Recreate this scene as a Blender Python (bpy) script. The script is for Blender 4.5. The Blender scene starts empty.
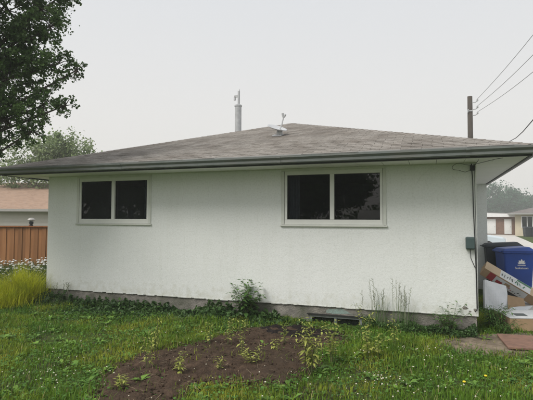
import bpy, math, random
import numpy as np
from mathutils import Vector, Matrix
R = math.radians
random.seed(7); rng = np.random.default_rng(7)
S = bpy.context.scene
COL = S.collection

# ------------------------------------------------------------------ camera, sky, sun, exposure
cd = bpy.data.cameras.new("camera"); cam = bpy.data.objects.new("camera", cd); COL.objects.link(cam)
yaw, pitch, roll = -.3357, .0449, .0042
fw = Vector((math.sin(yaw)*math.cos(pitch), math.cos(yaw)*math.cos(pitch), math.sin(pitch)))
ri = Vector((math.cos(yaw), -math.sin(yaw), 0)); up = ri.cross(fw)
r2 = ri*math.cos(roll) + up*math.sin(roll); u2 = -ri*math.sin(roll) + up*math.cos(roll)
mw = Matrix((r2, u2, -fw)).transposed().to_4x4(); mw.translation = (-.7204, -7.9399, 1.6672)
cam.matrix_world = mw
cd.sensor_width = 36; cd.lens = 36*463.5/533; cd.clip_end = 2000; cd.clip_start = .05
S.camera = cam

SUN_EL, SUN_AZ = R(50), R(214)          # azimuth clockwise from +y
W = bpy.data.worlds.new("World"); S.world = W; W.use_nodes = True
nt = W.node_tree; nt.nodes.clear()
def N(t, **k):
    n = nt.nodes.new(t)
    for a, b in k.items(): setattr(n, a, b)
    return n
sky = N('ShaderNodeTexSky', sky_type='NISHITA', sun_disc=False, sun_elevation=SUN_EL, sun_rotation=SUN_AZ,
        dust_density=6.0, air_density=1.2, ozone_density=1.0)
sc = N('ShaderNodeVectorMath', operation='SCALE'); sc.inputs['Scale'].default_value = .1
nt.links.new(sky.outputs[0], sc.inputs[0])
geo = N('ShaderNodeTexCoord'); sep = N('ShaderNodeSeparateXYZ'); nt.links.new(geo.outputs['Generated'], sep.inputs[0])
ramp = N('ShaderNodeValToRGB')                      # even smoky overcast: pale and warm low down, cooler grey above
ramp.color_ramp.elements[0].position = .0; ramp.color_ramp.elements[0].color = (.76, .73, .695, 1)
ramp.color_ramp.elements[1].position = .55; ramp.color_ramp.elements[1].color = (.64, .66, .685, 1)
e = ramp.color_ramp.elements.new(.22); e.color = (.725, .71, .69, 1)
nt.links.new(sep.outputs['Z'], ramp.inputs[0])
mx = N('ShaderNodeMix', data_type='RGBA'); mx.inputs[0].default_value = .88
nt.links.new(sc.outputs[0], mx.inputs[6]); nt.links.new(ramp.outputs[0], mx.inputs[7])
bg = N('ShaderNodeBackground'); bg.inputs['Strength'].default_value = 1.0
out = N('ShaderNodeOutputWorld')
nt.links.new(mx.outputs[2], bg.inputs[0]); nt.links.new(bg.outputs[0], out.inputs[0])

sl = bpy.data.lights.new("sun", 'SUN'); sl.energy = 2.2; sl.angle = R(30); sl.color = (1, .965, .91)
so = bpy.data.objects.new("sun", sl); COL.objects.link(so)
sd = Vector((math.sin(SUN_AZ)*math.cos(SUN_EL), math.cos(SUN_AZ)*math.cos(SUN_EL), math.sin(SUN_EL)))
so.rotation_euler = (-sd).to_track_quat('-Z', 'Y').to_euler(); so.location = sd*60
S.view_settings.view_transform = 'Standard'; S.view_settings.look = 'None'
S.view_settings.exposure = 0.32; S.view_settings.gamma = 1

# ------------------------------------------------------------------ materials
MATS = {}
def mat(name, c1, c2=None, scale=4., rough=.8, bump=0., bscale=60., metal=0., spec=.3, rnd=0., translucent=0., c3=None, scale3=.6, stretch=(1, 1, 1), dead=None):
    """noise-mixed colours in place coordinates, per-piece random brightness, fine bump"""
    if name in MATS: return MATS[name]
    m = bpy.data.materials.new(name); m.use_nodes = True; t = m.node_tree; t.nodes.clear()
    def n(ty, **k):
        x = t.nodes.new(ty)
        for a, b in k.items(): setattr(x, a, b)
        return x
    L = t.links.new
    o = n('ShaderNodeOutputMaterial'); p = n('ShaderNodeBsdfPrincipled')
    p.inputs['Roughness'].default_value = rough; p.inputs['Metallic'].default_value = metal
    p.inputs['Specular IOR Level'].default_value = spec
    g = n('ShaderNodeNewGeometry'); mp = n('ShaderNodeMapping'); mp.inputs['Scale'].default_value = stretch
    L(g.outputs['Position'], mp.inputs[0]); P = mp.outputs[0]
    col = None
    c2 = c2 or tuple(v*.82 for v in c1)
    nz = n('ShaderNodeTexNoise'); nz.inputs['Scale'].default_value = scale; nz.inputs['Detail'].default_value = 6; nz.inputs['Roughness'].default_value = .62
    L(P, nz.inputs['Vector'])
    cr = n('ShaderNodeValToRGB'); cr.color_ramp.elements[0].position = .34; cr.color_ramp.elements[1].position = .66
    cr.color_ramp.elements[0].color = (*c2, 1); cr.color_ramp.elements[1].color = (*c1, 1)
    L(nz.outputs[0], cr.inputs[0]); col = cr.outputs[0]
    if c3:
        n3 = n('ShaderNodeTexNoise'); n3.inputs['Scale'].default_value = scale3; n3.inputs['Detail'].default_value = 5
        L(P, n3.inputs['Vector'])
        r3 = n('ShaderNodeValToRGB'); r3.color_ramp.elements[0].position = .45; r3.color_ramp.elements[1].position = .68
        L(n3.outputs[0], r3.inputs[0])
        m3 = n('ShaderNodeMix', data_type='RGBA'); m3.inputs[7].default_value = (*c3, 1)
        L(r3.outputs[0], m3.inputs[0]); L(col, m3.inputs[6]); col = m3.outputs[2]
    if rnd:
        oi = n('ShaderNodeObjectInfo'); ad = n('ShaderNodeMath', operation='ADD'); fr = n('ShaderNodeMath', operation='FRACT')
        L(oi.outputs['Random'], ad.inputs[0]); L(g.outputs['Random Per Island'], ad.inputs[1]); L(ad.outputs[0], fr.inputs[0])
        mr = n('ShaderNodeMapRange'); mr.inputs['To Min'].default_value = 1-rnd; mr.inputs['To Max'].default_value = 1+rnd
        L(fr.outputs[0], mr.inputs[0])
        vm = n('ShaderNodeVectorMath', operation='SCALE'); L(col, vm.inputs[0]); L(mr.outputs[0], vm.inputs['Scale']); col = vm.outputs[0]
    if dead:
        gt = n('ShaderNodeMath', operation='LESS_THAN'); gt.inputs[1].default_value = dead[1]; L(g.outputs['Random Per Island'], gt.inputs[0])
        md = n('ShaderNodeMix', data_type='RGBA'); md.inputs[7].default_value = (*dead[0], 1); L(gt.outputs[0], md.inputs[0]); L(col, md.inputs[6]); col = md.outputs[2]
    L(col, p.inputs['Base Color'])
    if bump:
        nb = n('ShaderNodeTexNoise'); nb.inputs['Scale'].default_value = bscale; nb.inputs['Detail'].default_value = 5
        L(P, nb.inputs['Vector'])
        b = n('ShaderNodeBump'); b.inputs['Strength'].default_value = bump; b.inputs['Distance'].default_value = .02
        L(nb.outputs[0], b.inputs['Height']); L(b.outputs[0], p.inputs['Normal'])
    if translucent:
        tr = n('ShaderNodeBsdfTranslucent'); L(col, tr.inputs[0]); ms = n('ShaderNodeMixShader'); ms.inputs[0].default_value = translucent
        L(p.outputs[0], ms.inputs[1]); L(tr.outputs[0], ms.inputs[2]); L(ms.outputs[0], o.inputs[0])
    else: L(p.outputs[0], o.inputs[0])
    MATS[name] = m; return m
def glassmat(name, tint=(.6, .68, .72)):
    m = bpy.data.materials.new(name); m.use_nodes = True; t = m.node_tree; t.nodes.clear()
    o = t.nodes.new('ShaderNodeOutputMaterial'); tr = t.nodes.new('ShaderNodeBsdfTransparent'); tr.inputs[0].default_value = (*tint, 1)
    gl = t.nodes.new('ShaderNodeBsdfGlossy'); gl.inputs['Roughness'].default_value = .015; gl.inputs[0].default_value = (1, 1, 1, 1)
    nz = t.nodes.new('ShaderNodeTexNoise'); nz.inputs['Scale'].default_value = 1.6
    b = t.nodes.new('ShaderNodeBump'); b.inputs['Strength'].default_value = .03; b.inputs['Distance'].default_value = .05
    t.links.new(nz.outputs[0], b.inputs['Height']); t.links.new(b.outputs[0], gl.inputs['Normal'])
    fr = t.nodes.new('ShaderNodeFresnel'); fr.inputs[0].default_value = 1.5
    ms = t.nodes.new('ShaderNodeMixShader'); t.links.new(fr.outputs[0], ms.inputs[0]); t.links.new(tr.outputs[0], ms.inputs[1]); t.links.new(gl.outputs[0], ms.inputs[2])
    t.links.new(ms.outputs[0], o.inputs[0]); return m
def gmat(name, c, rough=.5, metal=0, spec=.5): return mat(name, c, tuple(v*.9 for v in c), 8, rough, metal=metal, spec=spec)

def stucco():
    m = bpy.data.materials.new('stucco'); m.use_nodes = True; t = m.node_tree; t.nodes.clear(); L_ = t.links.new
    def n(ty, **k):
        x = t.nodes.new(ty)
        for a, b in k.items():
            if a in ('Scale', 'Detail', 'Roughness', 'Strength', 'Distance'): x.inputs[a].default_value = b
            else: setattr(x, a, b)
        return x
    def ramp(src, a, b, ca, cb):
        r = n('ShaderNodeValToRGB'); e = r.color_ramp.elements; e[0].position = a; e[1].position = b; e[0].color = (*ca, 1); e[1].color = (*cb, 1); L_(src, r.inputs[0]); return r.outputs[0]
    def mul(a, b):
        x = n('ShaderNodeMix', data_type='RGBA', blend_type='MULTIPLY'); x.inputs[0].default_value = 1; L_(a, x.inputs[6]); L_(b, x.inputs[7]); return x.outputs[2]
    g = n('ShaderNodeNewGeometry'); P = g.outputs['Position']
    def noise(scale, detail=6, st=(1, 1, 1), rough=.6):
        mp = n('ShaderNodeMapping'); mp.inputs['Scale'].default_value = st; L_(P, mp.inputs[0]); z = n('ShaderNodeTexNoise', Scale=scale, Detail=detail, Roughness=rough); L_(mp.outputs[0], z.inputs['Vector']); return z.outputs[0]
    W1 = (1, 1, 1)
    col = ramp(noise(1.1), .3, .7, (.762, .782, .768), (.796, .815, .802))
    col = mul(col, ramp(noise(34, 4), .30, .52, (.89, .89, .88), W1))                 # gritty pits
    col = mul(col, ramp(noise(7, 5, (1, 1, .10)), .30, .50, (.97, .97, .96), W1))      # rain streaks
    col = mul(col, ramp(noise(5, 6, (.3, 1, 1.6)), .28, .46, (.972, .975, .972), W1))     # trowel bands
    sp = n('ShaderNodeSeparateXYZ'); L_(P, sp.inputs[0])                               # soil splashed up the foot of the wall
    mr = n('ShaderNodeMapRange'); mr.inputs['From Min'].default_value = .18; mr.inputs['From Max'].default_value = .62; mr.inputs['To Min'].default_value = .30; mr.inputs['To Max'].default_value = -.05; L_(sp.outputs['Z'], mr.inputs[0])
    ad = n('ShaderNodeMath', operation='ADD'); L_(noise(9, 7), ad.inputs[0]); L_(mr.outputs[0], ad.inputs[1])
    col = mul(col, ramp(ad.outputs[0], .62, .92, W1, (.83, .82, .76)))
    wp = n('ShaderNodeMix', data_type='RGBA'); wp.inputs[0].default_value = .12; nz = n('ShaderNodeTexNoise', Scale=3, Detail=4); L_(P, nz.inputs['Vector']); L_(P, wp.inputs[6]); L_(nz.outputs['Color'], wp.inputs[7])
    vo = n('ShaderNodeTexVoronoi', feature='DISTANCE_TO_EDGE', Scale=.55); L_(wp.outputs[2], vo.inputs['Vector'])
    crk = ramp(vo.outputs['Distance'], .0, .0045, (.92, .92, .91), W1); msk = ramp(noise(.9, 2), .56, .64, (0, 0, 0), W1)
    mk = n('ShaderNodeMix', data_type='RGBA'); L_(msk, mk.inputs[0]); mk.inputs[6].default_value = (1, 1, 1, 1); L_(crk, mk.inputs[7]); col = mul(col, mk.outputs[2])
    p = n('ShaderNodeBsdfPrincipled'); p.inputs['Roughness'].default_value = .93; p.inputs['Specular IOR Level'].default_value = .15; L_(col, p.inputs['Base Color'])
    b1 = n('ShaderNodeBump', Strength=.42, Distance=.012); L_(noise(85, 5), b1.inputs['Height'])
    b2 = n('ShaderNodeBump', Strength=.16, Distance=.03); L_(noise(8, 4), b2.inputs['Height']); L_(b1.outputs[0], b2.inputs['Normal']); L_(b2.outputs[0], p.inputs['Normal'])
    o = n('ShaderNodeOutputMaterial'); L_(p.outputs[0], o.inputs[0]); return m
M_stucco = stucco()
M_soffit = mat('soffit_white', (.86, .855, .84), (.82, .815, .80), 3, .6)
M_concrete = mat('old_concrete', (.31, .29, .255), (.17, .16, .145), 7, .95, .8, 40, c3=(.11, .115, .085), scale3=2.6)
M_teal = mat('teal_paint', (.24, .33, .295), (.22, .245, .225), 14, .9, .5, 40)
M_gutter = mat('gutter_paint', (.17, .19, .18), (.13, .147, .14), 5, .45, c3=(.16, .165, .15), scale3=1.5, spec=.4)
M_fascia = mat('fascia_paint', (.07, .075, .072), (.05, .055, .052), 5, .6)
M_drip = gmat('drip_edge_metal', (.36, .36, .35), .5, .3)
M_shingle = mat('asphalt_shingle', (.37, .345, .315), (.265, .24, .215), 18, .95, .8, 140, rnd=.13, c3=(.24, .215, .19), scale3=1.5, spec=.15)
M_deck = mat('roof_underlay', (.16, .14, .125), (.12, .105, .095), 10, .95)
M_frame = mat('window_paint', (.74, .745, .71), (.68, .69, .66), 3, .5)
M_trim = mat('window_trim_paint', (.66, .675, .63), (.58, .595, .55), 4, .7)
M_dark = gmat('dark_rubber', (.02, .02, .02), .6)
M_cable = gmat('black_cable', (.025, .025, .027), .55)
M_line = gmat('grey_wire', (.10, .10, .105), .6)
M_glass = glassmat('window_glass')
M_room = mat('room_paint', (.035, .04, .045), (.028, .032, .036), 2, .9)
M_box = mat('grey_green_plastic', (.07, .105, .105), (.055, .085, .085), 6, .5)
M_metal = mat('galvanised_metal', (.50, .51, .52), (.40, .41, .42), 9, .5, metal=.3)
M_dish = mat('dish_paint', (.58, .59, .60), (.50, .51, .52), 5, .5)
M_wood = mat('pole_wood', (.085, .072, .06), (.05, .043, .037), 14, .9, .4, 60, stretch=(1, 1, .1))
M_cedar = mat('cedar_board', (.37, .175, .075), (.26, .12, .05), 9, .75, .25, 60, rnd=.3, stretch=(1, 1, .08))
M_cedarpost = mat('cedar_post', (.36, .15, .06), (.26, .10, .04), 9, .75, .2, 60, stretch=(1, 1, .1))
M_card = mat('cardboard', (.42, .29, .18), (.36, .25, .15), 6, .9)
M_cardin = mat('cardboard_light', (.55, .43, .30), (.48, .37, .25), 6, .9)
M_foam = mat('white_foam', (.78, .79, .82), (.70, .72, .75), 9, .8, .2, 40)
M_print_w = mat('print_white', (.66, .66, .66), (.56, .58, .57), 12, .5)
M_print_g = mat('print_green', (.05, .20, .10), (.04, .12, .07), 12, .5)
M_print_r = mat('print_red', (.42, .06, .06), (.30, .05, .06), 12, .5)
M_print_k = gmat('print_black', (.06, .075, .065), .5)
M_bluebin = mat('blue_plastic', (.010, .055, .30), (.008, .045, .24), 3, .42, .06, 200, spec=.5)
M_blackbin = mat('charcoal_plastic', (.032, .038, .045), (.025, .03, .036), 3, .5, .06, 200, spec=.4)
M_white = gmat('white_paint', (.78, .78, .78), .6)
M_board = mat('weathered_red_board', (.25, .145, .105), (.17, .10, .075), 9, .85, .3, 40)
M_soil = mat('garden_soil', (.098, .066, .046), (.042, .029, .021), 14, .97, 1., 45, c3=(.062, .044, .031), scale3=1.1, spec=.1)
M_darksoil = mat('darker_soil', (.024, .019, .018), (.013, .011, .011), 12, .97, .9, 45, spec=.1)
M_bare = mat('bare_earth', (.29, .235, .175), (.14, .112, .082), 5, .97, .8, 50, c3=(.05, .045, .035), scale3=2.2, spec=.1)
M_ground = mat('lawn_soil', (.07, .115, .022), (.045, .07, .018), 6, .97, .8, 30, c3=(.05, .045, .03), scale3=1.7, spec=.1)
M_drive = mat('concrete_drive', (.56, .54, .505), (.48, .46, .43), 2.5, .9, .3, 60)
M_grass = mat('grass_blades', (.175, .295, .028), (.078, .17, .018), 1.6, .6, rnd=.45, translucent=.42, dead=((.38, .33, .15), .045), c3=(.36, .385, .045), scale3=.9, spec=.25)
M_clover = mat('clover_leaf', (.10, .22, .035), (.06, .14, .026), 2.5, .6, rnd=.3, translucent=.25)
M_blossom = mat('white_blossom', (.66, .63, .50), (.52, .50, .38), 30, .8, rnd=.12)
M_yellowfl = gmat('yellow_petal', (.75, .58, .02), .6)
M_tallgrass = mat('tall_grass', (.60, .60, .045), (.42, .48, .035), 3, .6, rnd=.45, translucent=.4)
M_dryweed = mat('dry_weed', (.22, .24, .16), (.15, .17, .10), 6, .8, rnd=.25)
M_creeper = mat('creeper_leaf', (.075, .145, .036), (.036, .08, .024), 4, .5, rnd=.35, translucent=.2)
M_plant = mat('plant_leaf', (.10, .20, .045), (.06, .13, .03), 6, .5, rnd=.3, translucent=.3)
M_yplant = mat('yellow_green_leaf', (.46, .47, .13), (.28, .33, .07), 8, .55, rnd=.3, translucent=.35)
M_stem = mat('green_stem', (.10, .13, .04), (.08, .09, .035), 8, .7)
M_bark = mat('bark', (.10, .085, .07), (.055, .046, .04), 9, .95, .8, 25, stretch=(1, 1, .25))
M_leaf = mat('poplar_leaf', (.12, .195, .062), (.068, .125, .042), 2, .5, rnd=.45, translucent=.45)
M_leaf2 = mat('pale_leaf', (.27, .34, .16), (.19, .26, .115), .8, .6, rnd=.35, translucent=.3)
M_leaf3 = mat('far_leaf', (.038, .118, .056), (.025, .085, .042), .3, .6, rnd=.35, translucent=.2)
M_leaf4 = mat('conifer_needle', (.04, .07, .05), (.026, .048, .036), .4, .6, rnd=.3)

# ------------------------------------------------------------------ mesh builder
class MB:
    def __init__(s): s.v = []; s.f = []
    def quad(s, a, b, c, d): i = len(s.v); s.v += [tuple(a), tuple(b), tuple(c), tuple(d)]; s.f.append((i, i+1, i+2, i+3)); return s
    def poly(s, pts): i = len(s.v); s.v += [tuple(p) for p in pts]; s.f.append(tuple(range(i, i+len(pts)))); return s
    def hexa(s, P):          # 4 bottom ccw, 4 top ccw
        i = len(s.v); s.v += [tuple(p) for p in P]
        for q in ((3, 2, 1, 0), (4, 5, 6, 7), (0, 1, 5, 4), (1, 2, 6, 5), (2, 3, 7, 6), (3, 0, 4, 7)): s.f.append(tuple(i+k for k in q))
        return s
    def box(s, x0, x1, y0, y1, z0, z1): return s.hexa([(x0, y0, z0), (x1, y0, z0), (x1, y1, z0), (x0, y1, z0), (x0, y0, z1), (x1, y0, z1), (x1, y1, z1), (x0, y1, z1)])
    def obox(s, c, ax, ay, az):   # centre + half-axis vectors
        c, ax, ay, az = map(Vector, (c, ax, ay, az))
        return s.hexa([c-ax-ay-az, c+ax-ay-az, c+ax+ay-az, c-ax+ay-az, c-ax-ay+az, c+ax-ay+az, c+ax+ay+az, c-ax+ay+az])
    def prism(s, prof, a, b, close=True):  # profile: list of offset vectors, swept a->b
        i = len(s.v); n = len(prof); a, b = Vector(a), Vector(b)
        s.v += [tuple(a+Vector(p)) for p in prof] + [tuple(b+Vector(p)) for p in prof]
        for k in range(n if close else n-1): s.f.append((i+k, i+(k+1) % n, i+n+(k+1) % n, i+n+k))
        if close: s.f.append(tuple(i+k for k in reversed(range(n)))); s.f.append(tuple(i+n+k for k in range(n)))
        return s
    def tube(s, pts, rad, n=7, cap=True):
        pts = [Vector(p) for p in pts]; m = len(pts)
        rad = list(rad) if hasattr(rad, '__len__') else [rad]*m
        i0 = len(s.v); ref = None
        for k, p in enumerate(pts):
            t = (pts[min(k+1, m-1)]-pts[max(k-1, 0)]).normalized()
            if ref is None: ref = t.orthogonal().normalized()
            ref = (ref-t*ref.dot(t)); ref = ref.normalized() if ref.length > 1e-6 else t.orthogonal().normalized()
            b = t.cross(ref)
            for j in range(n): a = 2*math.pi*j/n; s.v.append(tuple(p+(ref*math.cos(a)+b*math.sin(a))*rad[k]))
        for k in range(m-1):
            for j in range(n): s.f.append((i0+k*n+j, i0+k*n+(j+1) % n, i0+(k+1)*n+(j+1) % n, i0+(k+1)*n+j))
        if cap: s.f.append(tuple(i0+j for j in reversed(range(n)))); s.f.append(tuple(i0+(m-1)*n+j for j in range(n)))
        return s
    def lathe(s, prof, c=(0, 0, 0), n=16, M=None):   # prof: (r, z)
        i0 = len(s.v)
        for r, z in prof:
            for j in range(n):
                a = 2*math.pi*j/n; p = Vector((r*math.cos(a), r*math.sin(a), z))
                if M: p = M @ p
                s.v.append(tuple(p+Vector(c)))
        for k in range(len(prof)-1):
            for j in range(n): s.f.append((i0+k*n+j, i0+k*n+(j+1) % n, i0+(k+1)*n+(j+1) % n, i0+(k+1)*n+j))
        s.f.append(tuple(i0+j for j in reversed(range(n)))); s.f.append(tuple(i0+(len(prof)-1)*n+j for j in range(n)))
        return s
    def build(s, name, m, parent=None, smooth=False, bevel=0):
        me = bpy.data.meshes.new(name); o0 = org(parent)
        me.from_pydata([(v[0]-o0[0], v[1]-o0[1], v[2]-o0[2]) for v in s.v], [], s.f)
        return fin(me, name, m, parent, smooth, bevel)
def fin(me, name, m, parent, smooth=False, bevel=0):
    if m is not None: me.materials.append(m)
    if smooth: me.polygons.foreach_set('use_smooth', [True]*len(me.polygons))
    me.update()
    o = bpy.data.objects.new(name, me); COL.objects.link(o)
    if parent is not None: o.parent = parent; ORG[o.name] = org(parent)
    if bevel:
        b = o.modifiers.new('bevel', 'BEVEL'); b.width = bevel; b.segments = 2; b.limit_method = 'ANGLE'
    return o
ORG = {}
def org(p): return ORG.get(p.name, (0, 0, 0)) if p is not None else (0, 0, 0)
def tag(o, label, cat, group=None):
    o['label'] = label; o['category'] = cat
    if group: o['group'] = group
    return o
def thing(name, label, cat, loc=(0, 0, 0), group=None, local=False, rz=0):
    o = bpy.data.objects.new(name, None); COL.objects.link(o); o.location = loc; o.rotation_euler = (0, 0, rz); o.empty_display_size = .2
    ORG[o.name] = (0, 0, 0) if local else tuple(loc)
    return tag(o, label, cat, group)
def struct(o): o['kind'] = 'structure'; return o
def stuff(o, label=None, cat=None):
    o['kind'] = 'stuff'
    if label: o['label'] = label; o['category'] = cat
    return o
def np_mesh(name, V, F, m, parent=None, smooth=False):
    """V (n,3); F list of (count, k) int arrays of equal-sized faces"""
    me = bpy.data.meshes.new(name); o0 = np.array(org(parent)); V = np.asarray(V, np.float32)-o0
    me.vertices.add(len(V)); me.vertices.foreach_set('co', V.astype(np.float32).ravel())
    loops = np.concatenate([f.ravel() for f in F]).astype(np.int32); sizes = np.concatenate([np.full(len(f), f.shape[1]) for f in F])
    me.loops.add(len(loops)); me.loops.foreach_set('vertex_index', loops)
    me.polygons.add(len(sizes)); me.polygons.foreach_set('loop_start', (np.cumsum(sizes)-sizes).astype(np.int32))
    me.update(calc_edges=True); me.validate()
    return fin(me, name, m, parent, smooth)

# ------------------------------------------------------------------ ground
GZ = -.09
def gz(x, y):
    x = np.asarray(x, float); y = np.asarray(y, float)
    return GZ + .012*np.sin(1.9*x+.7)*np.sin(1.5*y+.3) + .01*np.sin(4.1*x-1.2*y) + np.clip((y-1.5)*.03, 0, .1) + np.clip((y-8)*.004, 0, .14)
def pip(px, py, poly):
    ins = np.zeros(len(px), bool); j = len(poly)-1
    for i in range(len(poly)):
        xi, yi = poly[i]; xj, yj = poly[j]
        c = ((yi > py) != (yj > py)) & (px < (xj-xi)*(py-yi)/(yj-yi+1e-12)+xi)
        ins ^= c; j = i
    return ins
def pdist(px, py, poly):
    d = np.full(len(px), 1e9)
    for i in range(len(poly)):
        a = np.array(poly[i-1]); b = np.array(poly[i]); ab = b-a
        t = np.clip(((px-a[0])*ab[0]+(py-a[1])*ab[1])/(ab@ab), 0, 1)
        d = np.minimum(d, np.hypot(px-a[0]-t*ab[0], py-a[1]-t*ab[1]))
    return d
BED = [(-3.62, -4.7), (-3.95, -4.15), (-4.22, -3.75), (-4.45, -3.11), (-4.40, -2.55), (-4.08, -2.12), (-3.88, -1.45), (-3.6, -.72), (-2.77, -.34), (-1.99, -.5), (-1.79, -1.07), (-1.96, -1.83), (-1.95, -2.56), (-2.04, -2.95), (-2.11, -3.2), (-2.49, -3.37), (-2.86, -3.44), (-2.96, -3.62), (-2.9, -3.85), (-2.59, -4.28)]
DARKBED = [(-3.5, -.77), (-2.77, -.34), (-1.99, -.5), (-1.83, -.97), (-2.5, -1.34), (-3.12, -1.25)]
BARE = [(-.79, -.65), (-.5, -.22), (.03, .1), (.83, .47), (.95, -.6), (.71, -.91), (.14, -1.16), (-.34, -1.19), (-.65, -1.0)]
DRIVE = [(.72, 1.5), (2.9, 1.5), (6.3, 29), (8.0, 47.6), (9.0, 51.5), (3.2, 51.5), (.72, 40)]
xs = np.unique(np.concatenate([np.linspace(-230, -14, 26), np.arange(-14, 3, .3), np.linspace(3, 230, 28)]))
ys = np.unique(np.concatenate([np.linspace(-60, -6, 12), np.arange(-6, 6, .3), np.linspace(6, 235, 50)]))
X, Y = np.meshgrid(xs, ys); V = np.stack([X, Y, gz(X, Y)], -1).reshape(-1, 3)
nx, ny = len(xs), len(ys); I = np.arange(nx*ny).reshape(ny, nx)
F = np.stack([I[:-1, :-1], I[:-1, 1:], I[1:, 1:], I[1:, :-1]], -1).reshape(-1, 4)
struct(np_mesh('ground', V, [F], M_ground, smooth=True))

def patch(name, poly, m, lift, amp, step=.05, seed=1, edge=.25):
    """sheet cut from a grid along a polygon, bumpy, sinking into the ground at its rim"""
    P = np.array(poly); x = np.arange(P[:, 0].min(), P[:, 0].max()+step, step); y = np.arange(P[:, 1].min(), P[:, 1].max()+step, step)
    X, Y = np.meshgrid(x, y); ny, nx = X.shape; fx, fy = X.ravel(), Y.ravel()
    ins = pip(fx, fy, poly); d = pdist(fx, fy, poly)*np.where(ins, 1, -1)
    r = np.random.default_rng(seed); nz = r.normal(size=(ny, nx))
    for k in range(2): nz = (nz+np.roll(nz, 1, 0)+np.roll(nz, 1, 1)+np.roll(nz, -1, 0)+np.roll(nz, -1, 1))/5
    nz = nz.ravel()/nz.std()
    z = gz(fx, fy) + (lift+amp*nz)*np.clip(d/edge, 0, 1) - .03*(d < 0) - .002
    I = np.arange(nx*ny).reshape(ny, nx); F = np.stack([I[:-1, :-1], I[:-1, 1:], I[1:, 1:], I[1:, :-1]], -1).reshape(-1, 4)
    keep = (d[F] > -step).any(1)
    return struct(np_mesh(name, np.stack([fx, fy, z], -1), [F[keep]], m, smooth=True))
patch('garden_bed', BED, M_soil, .04, .015, .035, 3)
patch('dark_soil_patch', DARKBED, M_darksoil, .062, .014, .045, 4, .2)  # darker toned strip along the wall end of the bed
patch('bare_earth', BARE, M_bare, .022, .006, .05, 5)
mb = MB()
dz = lambda x, y: float(gz(x, y))+.03
yy = [1.5, 4, 8, 14, 22, 29, 38, 47.6, 51.5]
rx = lambda y: np.interp(y, [1.5, 29, 47.6, 51.5], [2.9, 6.3, 8.0, 9.0]); lx = lambda y: np.interp(y, [1.5, 40, 51.5], [.72, .72, 3.2])
for a, b in zip(yy[:-1], yy[1:]):           # concrete slabs with a joint between
    j = .012
    P = [(lx(a+j), a+j), (rx(a+j), a+j), (rx(b-j), b-j), (lx(b-j), b-j)]
    mb.hexa([(x, y, dz(x, y)-.12) for x, y in P]+[(x, y, dz(x, y)) for x, y in P])
struct(mb.build('driveway', M_drive))

# ------------------------------------------------------------------ the house
L, O, ZS, ZB = 8.51, .66, 2.6, .2         # length, overhang, soffit height, stucco bottom
YB = 13.2
house = thing('bungalow', 'white stucco bungalow with brown hip roof and two wide windows', 'house', (-4.25, 4.3, GZ))
WIN = [(-7.72, -5.93, 1.605, 2.575), (-3.19, -1.39, 1.605, 2.585)]
def pierced(mb, x0, x1, z0, z1, holes, y, depth):
    X = sorted({x0, x1, *[h[0] for h in holes], *[h[1] for h in holes]}); Z = sorted({z0, z1, *[h[2] for h in holes], *[h[3] for h in holes]})
    for a, b in zip(X[:-1], X[1:]):
        for c, d in zip(Z[:-1], Z[1:]):
            if any(h[0] <= a and b <= h[1] and h[2] <= c and d <= h[3] for h in holes): continue
            mb.quad((a, y, c), (b, y, c), (b, y, d), (a, y, d))
    for (a, b, c, d) in holes:
        e = y+depth
        mb.quad((a, y, c), (a, e, c), (b, e, c), (b, y, c)); mb.quad((a, y, d), (b, y, d), (b, e, d), (a, e, d))
        mb.quad((a, y, c), (a, y, d), (a, e, d), (a, e, c)); mb.quad((b, y, c), (b, e, c), (b, e, d), (b, y, d))
mb = MB(); HO = [(a+.03, b-.03, c+.03, d-.03) for a, b, c, d in WIN]
pierced(mb, -L, 0, ZB, ZS+.1, HO, 0, .14)
mb.quad((0, 0, ZB), (0, YB, ZB), (0, YB, ZS+.1), (0, 0, ZS+.1)).quad((-L, YB, ZB), (-L, 0, ZB), (-L, 0, ZS+.1), (-L, YB, ZS+.1)).quad((0, YB, ZB), (-L, YB, ZB), (-L, YB, ZS+.1), (0, YB, ZS+.1))
mb.quad((-L, 0, ZB), (-L, .1, ZB), (0, .1, ZB), (0, 0, ZB))
# return of the side wall further back
mb.box(.002, .645, 4.6, 11, GZ-.05, ZS+.02)
wall = mb.build('wall', M_stucco, house)
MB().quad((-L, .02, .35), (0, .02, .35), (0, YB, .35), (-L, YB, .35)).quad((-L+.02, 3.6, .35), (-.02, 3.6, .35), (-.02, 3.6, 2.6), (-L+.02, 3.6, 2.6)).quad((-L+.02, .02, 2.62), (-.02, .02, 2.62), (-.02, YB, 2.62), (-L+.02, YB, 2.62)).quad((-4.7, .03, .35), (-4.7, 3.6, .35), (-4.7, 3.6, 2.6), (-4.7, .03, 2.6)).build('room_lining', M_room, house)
mb = MB(); BW = (-2.68, -1.80, -.16, .045)
pierced(mb, -L+.02, -.02, -.5, ZB, [BW], .025, .12)
mb.quad((-.02, .025, -.5), (-.02, YB, -.5), (-.02, YB, ZB), (-.02, .025, ZB)).quad((-L+.02, YB, -.5), (-L+.02, .025, -.5), (-L+.02, .025, ZB), (-L+.02, YB, ZB))
found = mb.build('foundation', M_concrete, house)
mb = MB(); r = random.Random(2)             # ragged teal paint left on the concrete
pts = [(-2.40+.06*k, .125+.055*math.sin(k*.5)+r.uniform(-.012, .012)) for k in range(9)]; low = [(x, .085+r.uniform(-.012, .012)) for x, z in pts]
for k in range(8): mb.quad((low[k][0], .0215, low[k][1]), (low[k+1][0], .0215, low[k+1][1]), (pts[k+1][0], .0215, min(.195, pts[k+1][1])), (pts[k][0], .0215, min(.195, pts[k][1])))
mb.build('paint_patch', M_teal, house)
x = -L+.02                        # crumbling lower lip of the stucco
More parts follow.
